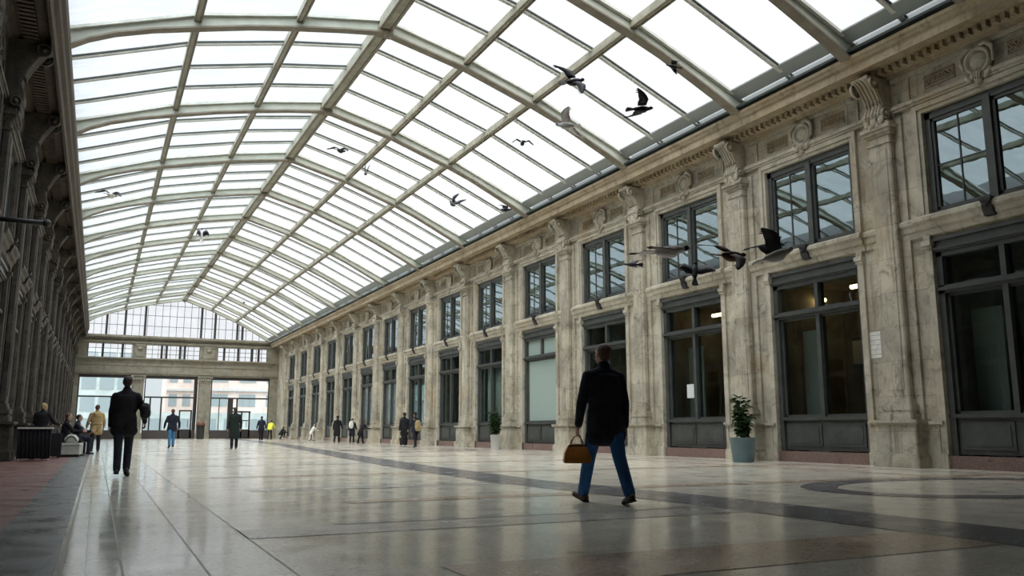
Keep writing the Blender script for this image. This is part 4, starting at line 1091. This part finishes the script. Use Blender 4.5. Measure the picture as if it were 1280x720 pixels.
# litter bin at the far column
lb = empty('litter_bin', (8.75, 84.5, 0)); tag(lb, 'dark litter bin with an orange top by the far column', 'bin')
m = MB(); m.lathe([(0.001, 0), (0.30, 0), (0.33, 0.05), (0.36, 1.2), (0.36, 1.25), (0.001, 1.25)], n=20); m.build('body', M['iron'], lb)
m = MB(); m.lathe([(0.001, 1.25), (0.40, 1.25), (0.41, 1.32), (0.36, 1.50), (0.25, 1.62), (0.001, 1.66)], n=20); m.build('lid', mat('rust_orange_paint', (0.14, 0.05, 0.025), 0.5), lb)

# ------------------------------------------------------------------ potted plants
M['leaf'] = mat('dark_green_leaf', (0.022, 0.055, 0.018), 0.4, noise=((0.07, 0.13, 0.035), 4.0, 0.45, 0.7))
M['stem'] = mat('plant_stem', (0.10, 0.07, 0.035), 0.7)
M['soil'] = mat('potting_soil', (0.03, 0.02, 0.012), 0.9)
def plant(label, loc, r, hp, total, potmat, seed, n=420):
    q = random.Random(seed)
    root = empty('potted_plant', (loc[0], loc[1], 0)); tag(root, label, 'plant')
    m = MB(); m.lathe([(0.001, 0), (r * 0.78, 0), (r * 0.82, 0.02), (r, hp), (r * 1.03, hp), (r * 1.03, hp - 0.0), (r * 0.9, hp), (r * 0.88, hp - 0.06), (0.001, hp - 0.06)], n=28); pt = m.build('pot', potmat, root)
    m = MB(); m.lathe([(0.001, hp - 0.035), (r * 0.87, hp - 0.045), (r * 0.87, hp - 0.07)], n=20); m.build('soil', M['soil'], pt)
    st = MB(); lf = MB()
    for i in range(9):
        a = q.uniform(0, 6.28); lean_ = q.uniform(0.02, r * 1.15); top = total * q.uniform(0.62, 1.0) if i else total
        if i < 3: lean_ *= 0.4
        pts = [(0.04 * math.cos(a), 0.04 * math.sin(a), hp - 0.05)]
        for s_ in range(1, 6):
            t = s_ / 5; pts.append((math.cos(a) * lean_ * t * t + q.uniform(-.02, .02), math.sin(a) * lean_ * t * t + q.uniform(-.02, .02), hp + (top - hp) * t))
        st.tube(pts, [0.014, 0.012, 0.01, 0.009, 0.007, 0.004], 6)
        for j in range(n // 9):
            t = q.uniform(0.12, 1.0); f = t * 5; i0 = min(4, int(f)); p = Vector(pts[i0]).lerp(Vector(pts[i0 + 1]), f - i0)
            an = q.uniform(0, 6.28); el = q.uniform(-0.35, 0.7); L = q.uniform(0.11, 0.20) ; W = L * 0.36
            d = Vector((math.cos(an) * math.cos(el), math.sin(an) * math.cos(el), math.sin(el)))
            sd = d.cross(Vector((0, 0, 1))).normalized(); up = sd.cross(d).normalized()
            b0 = p + d * 0.035 * q.uniform(0.5, 2.0)
            pr_ = [(0, 0, 0), (0.3, 1, 0.02), (0.65, 0.85, 0.02), (1, 0, -0.03), (0.65, -0.85, 0.02), (0.3, -1, 0.02), (0.3, 0, -0.012), (0.65, 0, -0.012)]
            vs = [tuple(b0 + d * L * u + sd * W * v_ + up * w_) for u, v_, w_ in pr_]
            lf.add(vs, [(0, 6, 1), (6, 7, 2, 1), (7, 3, 2), (0, 5, 6), (5, 4, 7, 6), (4, 3, 7)])
            lf.tube([tuple(p), tuple(b0)], 0.003, 4)
    st.build('stem', M['stem'], root); lf.build('foliage', M['leaf'], root, recalc=False)
M['bluepot'] = mat('blue_grey_glaze', (0.12, 0.20, 0.235), 0.45, noise=((0.17, 0.25, 0.28), 3, 0.4, 0.7))
M['whitepot'] = mat('white_glaze', (0.62, 0.62, 0.59), 0.45)
plant('bushy dark green plant in a blue-grey pot between two shopfronts', (14.97, 17.15), 0.33, 0.62, 1.62, M['bluepot'], 3)
plant('bushy dark green plant in a white pot by the papered shopfront', (15.05, 32.4), 0.24, 0.62, 1.68, M['whitepot'], 8)
plant('leafy green plant behind the two people near the tan backpack', (15.35, 45.2), 0.25, 0.4, 1.5, M['soil'], 11)

# ------------------------------------------------------------------ things on and behind the shopfronts
M['paper'] = mat('white_paper', (0.72, 0.74, 0.74), 0.8)
M['ink'] = mat('grey_print', (0.38, 0.38, 0.38), 0.8)
def notice(name, label, x, yc, zc, w_, h_, paper, lines, cols=1, t=0.006):
    root = empty(name, (x, yc, zc)); tag(root, label, 'notice')
    m = MB(); m.box(-t, 0, -w_ / 2, w_ / 2, -h_ / 2, h_ / 2); m.build('sheet', paper, root)
    m = MB(); q = random.Random(5)
    for i in range(lines):
        z = h_ / 2 - h_ * (i + 0.8) / (lines + 0.6)
        y = w_ * 0.40
        while y > -w_ * 0.38:
            L = q.uniform(0.05, 0.14) * w_; m.box(-t - 0.002, -t, max(y - L, -w_ * 0.42), y, z - h_ * 0.014, z + h_ * 0.014); y -= L + w_ * 0.035
    m.build('print', M['ink'], root)
notice('paper_notice', 'white paper notice taped inside the shopfront glass', 16.46, 21.12, 2.0, 0.34, 0.42, M['paper'], 6)
notice('wall_notice', 'pale weathered notice pasted on the wall between the two nearest shopfronts', 16.295, 13.88, 2.78, 0.46, 0.62, mat('weathered_paper', (0.78, 0.77, 0.72), 0.85, noise=((0.6, 0.59, 0.53), 9, 0.4, 0.7)), 5)
M['warm'] = emis('warm_lamp', (1.0, 0.72, 0.35), 12.0)
M['warm_dim'] = emis('warm_tube', (1.0, 0.85, 0.6), 3.0)
def lamp(label, x, y, z, L, hot=True):
    r = empty('ceiling_lamp', (x, y, z)); tag(r, label, 'lamp')
    m = MB(); m.box(-0.06, 0.06, -L / 2, L / 2, 0, 0.05); m.build('housing', M['paint'], r)
    m = MB(); m.tube([(0, -L / 2 + 0.03, -0.05), (0, L / 2 - 0.03, -0.05)], 0.06, 8); m.build('bulb', M['warm'] if hot else M['warm_dim'], r)
    m = MB(); m.tube([(0, 0, 0.05), (0, 0, 4.96 - z)], 0.01, 5); m.build('rod', M['iron'], r)
lamp('warm lamp near the ceiling of the shop, right of its two', 18.3, 16.1, 4.72, 0.5)
lamp('warm lamp near the ceiling of the shop, left of its two', 18.9, 18.0, 4.62, 0.4)
lamp('warm lamp hanging in the shop with the paper notice', 18.6, 22.3, 4.7, 0.5)
for x0, yc, label in ((17.5, 17.0, 'pale partition panel standing at the left of the second nearest shop'), (17.5, 22.1, 'pale partition panel in the shop with the paper notice'), (17.6, 12.0, 'pale partition panel in the nearest shop')):
    r = empty('partition_panel', (x0, yc, 0.1)); tag(r, label, 'panel')
    m = MB(); m.box(-0.03, 0.03, -0.36, 0.36, 0, 3.4); m.build('board', M['ipanel'], r)
    m = MB(); m.box(-0.25, 0.25, -0.40, -0.34, 0, 0.05); m.box(-0.25, 0.25, 0.34, 0.40, 0, 0.05); m.build('foot', M['paint'], r)
pf = empty('framed_picture', (20.28, 17.9, 3.1)); tag(pf, 'small framed bright picture on the back wall of a shop', 'picture')
m = MB(); m.box(-0.03, 0.0, -0.35, 0.35, -0.45, 0.45); m.build('frame', M['paint'], pf)
m = MB(); m.box(-0.04, -0.03, -0.25, 0.25, -0.35, 0.35); m.build('print', M['paper'], pf)
def blind(label, y, z0, z1, w_):
    r = empty('curtain', (16.72, y, z0)); tag(r, label, 'curtain')
    m = MB(); vs = []; fs = []; n = 40
    for q in range(n + 1):
        yy = -w_ / 2 + w_ * q / n; xx = 0.03 * math.sin(q * 1.3)
        vs += [(xx, yy, 0), (xx, yy, z1 - z0), (xx + 0.01, yy, z1 - z0), (xx + 0.01, yy, 0)]
    for q in range(n):
        for c in range(4): fs.append((q * 4 + c, q * 4 + (c + 1) % 4, q * 4 + 4 + (c + 1) % 4, q * 4 + 4 + c))
    fs.append((0, 3, 2, 1)); fs.append((4 * n, 4 * n + 1, 4 * n + 2, 4 * n + 3))
    m.add(vs, fs, 0, True); m.build('cloth', M['ipanel'], r)
    m = MB(); m.tube([(0, -w_ / 2 - 0.1, z1 - z0 + 0.03), (0, w_ / 2 + 0.1, z1 - z0 + 0.03)], 0.02, 6); m.build('rail', M['paint'], r)
names = {4: 'pale curtain behind the shopfront left of the papered one', 6: 'pale curtain behind the shopfront near the tan backpack', 9: 'pale curtain behind the shopfront by the person bending alone'}
for rel, lab in names.items():
    blind(lab, 15.74 + P * rel, 0.4, 3.9, 2.3)

# ------------------------------------------------------------------ pigeons
M['pg_dark'] = mat('dark_feathers', (0.022, 0.022, 0.026), 0.6, noise=((0.05, 0.05, 0.06), 12, 0.4, 0.7))
M['pg_white'] = mat('white_feathers', (0.90, 0.86, 0.84), 0.6, noise=((0.8, 0.76, 0.74), 10, 0.4, 0.7))
M['pg_brown'] = mat('brown_feathers', (0.10, 0.05, 0.03), 0.6, noise=((0.04, 0.02, 0.015), 12, 0.4, 0.7))
M['pg_grey'] = mat('grey_feathers', (0.30, 0.30, 0.32), 0.6)
M['beak'] = mat('beak', (0.12, 0.1, 0.09), 0.5)
def bird(label, loc, yaw, pitch, roll, w1, w2, sweep=8, body='pg_dark', wing='pg_dark', head='pg_dark', size=1.0, wr=None):
    """w1, w2: dihedral of inner and outer wing (degrees); wr: other pair for the right wing"""
    root = bpy.data.objects.new('pigeon', None); root.empty_display_size = 0.1; COL.objects.link(root)
    root.location = loc; root.rotation_euler = Euler((R(pitch), R(roll), R(yaw)), 'XYZ'); tag(root, label, 'bird', 'pigeons flying under the glass roof')
    root.scale = (size,) * 3
    m = MB()   # body: spindle along +Y
    prof = [(-0.15, 0.012), (-0.12, 0.030), (-0.06, 0.050), (0.0, 0.060), (0.05, 0.056), (0.09, 0.040), (0.12, 0.030), (0.145, 0.028)]
    vs = []; fs = []; n = 12
    for y, r_ in prof:
        for q in range(n):
            a = 2 * math.pi * q / n; vs.append((r_ * 0.92 * math.cos(a), y, r_ * math.sin(a) - (0.012 if abs(y) < 0.07 else 0.0)))
    for i in range(len(prof) - 1):
        for q in range(n): fs.append((i * n + q, i * n + (q + 1) % n, (i + 1) * n + (q + 1) % n, (i + 1) * n + q))
    fs.append(tuple(range(n))); fs.append(tuple(reversed(range((len(prof) - 1) * n, len(prof) * n))))
    m.add(vs, fs, 0, True); m.build('body', M[body], root)
    m = MB(); m.ball((0, 0.165, 0.012), 0.027, 0.033, 0.028, 12, 8); hd_ = m.build('head', M[head], root)
    m = MB(); m.tube([(0, 0.19, 0.010), (0, 0.215, 0.002)], [0.008, 0.003], 6); m.build('beak', M['beak'], hd_)
    m = MB()   # tail fan
    pts = [(-0.018, -0.12), (-0.055, -0.26), (-0.03, -0.275), (0, -0.28), (0.03, -0.275), (0.055, -0.26), (0.018, -0.12)]
    m.prism_z(pts, -0.004, 0.004); m.build('tail', M[body if body != 'pg_white' else 'pg_white'], root)
    for sg in (-1, 1):
        a1, a2 = (w1, w2) if (sg < 0 or wr is None) else wr
        m = MB()
        st_ = [(0.03, 0.075, -0.075, 0), (0.10, 0.085, -0.085, 1), (0.16, 0.095, -0.07, 1), (0.22, 0.065, -0.085, 2), (0.28, 0.015, -0.095, 2), (0.33, -0.05, -0.11, 2), (0.355, -0.09, -0.11, 2)]
        vs = []; x = 0.0; z = 0.0; prev = 0.0
        for (s0, le, te, seg) in st_:
            ang = R(a1 if seg < 2 else a2); x += (s0 - prev) * math.cos(ang); z += (s0 - prev) * math.sin(ang); prev = s0
            sw = -math.sin(R(sweep)) * s0
            nx, nz_ = -math.sin(ang) * sg, math.cos(ang)
            th = 0.007 * (1 - s0 / 0.42)
            mid = (le + te) / 2
            for (yy, o) in ((le, 0), (le * 0.6 + te * 0.4, th + 0.006), (te, 0.0015), (le * 0.6 + te * 0.4, -th + 0.004)):
                vs.append((sg * (0.02 + x) + nx * o, yy + sw, z + 0.02 + nz_ * o))
        fs = []
        for i in range(len(st_) - 1):
            for c in range(4): fs.append((i * 4 + c, i * 4 + (c + 1) % 4, (i + 1) * 4 + (c + 1) % 4, (i + 1) * 4 + c))
        fs.append((0, 1, 2, 3)); fs.append(tuple(len(vs) - 4 + c for c in (3, 2, 1, 0)))
        # separated primaries at the tip
        m.add(vs, fs, 0, True)
        b_ = Vector(vs[-4]); 
        for q in range(3):
            p0 = Vector(vs[-12 + 2]).lerp(Vector(vs[-4]), q / 3); m.tube([tuple(p0), tuple(p0 + Vector((sg * 0.012, -0.05, 0.0)))], [0.008, 0.002], 5)
        m.build('wing', M[wing], root)
    return root
bird('dark pigeon with wings spread, over a roof purlin, largest dark one up high', (6.98, 11.87, 6.75), -60, 30, 50, 14, 0, size=1.15)
bird('pale white pigeon high under the right roof slope', (6.53, 11.37, 5.71), 40, 15, 25, 18, 0, body='pg_white', wing='pg_white', head='pg_grey')
bird('dark pigeon gliding in profile just right of the pale white one', (7.52, 10.65, 5.91), -105, 8, -20, 8, 25)
bird('small dark pigeon highest at the second nearest roof rib', (8.9, 11.6, 7.3), 60, 15, 10, 25, -35, size=0.62)
bird('dark pigeon with drooping arched wings, below the pale white one', (9.76, 19.37, 8.44), -20, 5, 5, 22, -48)
bird('dark pigeon with arched wings at the middle of the roof', (5.27, 21.16, 8.11), -50, 8, 12, 20, -30)
bird('tiny pale-headed dark pigeon right of the mid-roof one', (8.82, 31.28, 10.81), 0, 20, 0, 75, 85, head='pg_white')
bird('dark pigeon with closed wings over the right roof slope', (9.69, 24.17, 7.92), 25, 35, 20, 55, 75, size=1.1)
bird('dark pigeon with raised wings close above the right cornice', (10.83, 22.66, 7.51), -110, 0, 15, 30, 10)
bird('dark pigeon with a white belly near the left cornice', (-0.09, 21.31, 6.25), -30, 5, 10, 28, -35, body='pg_white')
bird('dark pigeon with white edges diving under the left roof slope', (2.5, 27.23, 6.83), 0, 75, 0, 60, 70, body='pg_white', size=1.1)
bird('tiny distant dark pigeon near the far gable', (8.11, 56.83, 9.1), -20, 10, 10, 30, 10)
bird('large white pigeon with brown wings flying right past the upper windows', (5.86, 7.83, 2.87), -112, 6, -12, 12, 30, sweep=30, body='pg_white', wing='pg_brown', head='pg_dark', size=1.25, wr=(-30, -10))
bird('brown winged pigeon with pale body, left of the white one with raised wing', (6.12, 7.05, 2.69), -85, 4, 22, 16, -8, body='pg_brown', wing='pg_brown', head='pg_dark', wr=(-5, -30), sweep=20)
bird('white pigeon with dark raised wings nearest the right windows', (6.10, 6.36, 2.56), -112, 20, -8, 62, 20, body='pg_white', wing='pg_dark', head='pg_white', wr=(60, 30))
bird('black pigeon with both wings raised in front of an upper window', (7.94, 9.99, 3.16), -30, 62, 5, 30, 52, size=0.95)
bird('small dark pigeon seen edge-on left of the large white one', (8.29, 12.16, 3.69), 64, 30, 75, 70, 85, size=0.75)

# ------------------------------------------------------------------ outside the far entrance
M['brick'] = mat('pinkish_brick', (0.66, 0.52, 0.46), 0.8, noise=((0.76, 0.66, 0.6), 0.6, 0.35, 0.65))
M['teal'] = mat('teal_cladding', (0.40, 0.46, 0.44), 0.5, noise=((0.55, 0.60, 0.58), 0.5, 0.35, 0.65))
M['paleb'] = mat('pale_concrete', (0.55, 0.55, 0.54), 0.7)
M['wind'] = mat('outside_window', (0.30, 0.35, 0.36), 0.3)
M['pave'] = mat('outside_paving', (0.5, 0.5, 0.49), 0.6)
m = MB(); m.box(-60, 90, 88.7, 190, -0.15, -0.02); tag(m.build('floor_street', M['pave']), kind='structure')
def building(x0, x1, y0, y1, h, mt, label, floors, cols, name='building', slab=True, wm='wind', win=(0.6, 0.5)):
    b = empty(name, ((x0 + x1) / 2, (y0 + y1) / 2, -0.02)); tag(b, label, 'building')
    cx, cy = (x0 + x1) / 2, (y0 + y1) / 2
    w = MB(); w.box(x0 - cx, x1 - cx, y0 - cy, y1 - cy, 0, h); w.build('wall', mt, b)
    fh = h / floors
    for i in range(floors):
        for j in range(cols):
            a = x0 - cx + (x1 - x0) * (j + 0.5 - win[0] / 2) / cols; c = x0 - cx + (x1 - x0) * (j + 0.5 + win[0] / 2) / cols
            q = MB(); z = fh * i + fh * (1 - win[1]) / 2; q.box(a, c, y0 - cy - 0.06, y0 - cy + 0.05, z, z + fh * win[1]); q.build('window', M[wm], b)
        if slab:
            q = MB(); q.box(x0 - cx, x1 - cx, y0 - cy - 0.4, y0 - cy, fh * (i + 1) - 0.35, fh * (i + 1) - 0.05); q.build('balcony_slab', M['paleb'], b)
    return b
building(12.5, 34, 118, 130, 9.5, M['brick'], 'pinkish brick building with pale balcony slabs outside the right entrance', 3, 6)
building(-8, 3.6, 112, 124, 10.5, M['teal'], 'teal glazed block outside the left entrance', 4, 6, slab=False, win=(0.8, 0.7))
building(8.4, 12.0, 128, 138, 10, M['brick'], 'narrow pinkish building between two lots outside the middle entrance', 3, 2)
building(4.2, 22, 106, 109, 2.9, M['teal'], 'low pale teal shelter with wide windows across the street', 1, 6, name='shelter', slab=False, win=(0.7, 0.5))

# ------------------------------------------------------------------ camera, light, view
cam = bpy.data.cameras.new('camera'); co = bpy.data.objects.new('camera', cam); COL.objects.link(co)
fpx = 1050.0; cam.sensor_width = 36.0; cam.lens = 36.0 * fpx / 1280.0; cam.clip_end = 500; cam.clip_start = 0.05
co.location = (0, 0, 0.8)
co.rotation_euler = (math.pi / 2 + math.atan(178 / fpx), 0, -R(26.0))
scn.camera = co
w = bpy.data.worlds.new('world'); scn.world = w; w.use_nodes = True
nt = w.node_tree; bg = nt.nodes['Background']
# overcast sky: brighter towards the zenith, plus a broad glow added outside the view to light the right wall
tc = nt.nodes.new('ShaderNodeTexCoord')
def vm(op, a, b=None):
    n_ = nt.nodes.new('ShaderNodeVectorMath'); n_.operation = op; nt.links.new(a, n_.inputs[0])
    if b is not None: n_.inputs[1].default_value = b
    return n_
def mth(op, a, b, c=None):
    n_ = nt.nodes.new('ShaderNodeMath'); n_.operation = op
    for i_, v in enumerate((a, b, c)):
        if v is None: continue
        if isinstance(v, (int, float)): n_.inputs[i_].default_value = v
        else: nt.links.new(v, n_.inputs[i_])
    return n_.outputs[0]
nrm = vm('NORMALIZE', tc.outputs['Generated'])
sx = nt.nodes.new('ShaderNodeSeparateXYZ'); nt.links.new(nrm.outputs[0], sx.inputs[0])
zen = mth('MULTIPLY_ADD', mth('MAXIMUM', mth('SUBTRACT', sx.outputs[2], 0.55), 0.0), 8.5, 1.0)
sd_ = Vector((-0.52, -0.58, 0.62)).normalized()
dt = vm('DOT_PRODUCT', nrm.outputs[0], tuple(sd_))
lobe = mth('MULTIPLY', mth('POWER', mth('MAXIMUM', dt.outputs['Value'], 0.0), 4.0), 4.6)
nt.links.new(mth('ADD', zen, lobe), bg.inputs['Strength'])
bg.inputs['Color'].default_value = (0.97, 0.985, 1.0, 1)
scn.view_settings.view_transform = 'Standard'; scn.view_settings.look = 'None'
scn.view_settings.exposure = 0.0; scn.view_settings.gamma = 1.0; scn.view_settings.use_curve_mapping = False
scn.cycles.max_bounces = 8; scn.cycles.transparent_max_bounces = 12; scn.cycles.diffuse_bounces = 4; scn.cycles.glossy_bounces = 4
scn.cycles.sample_clamp_indirect = 6.0
scn.cycles.use_denoising = True
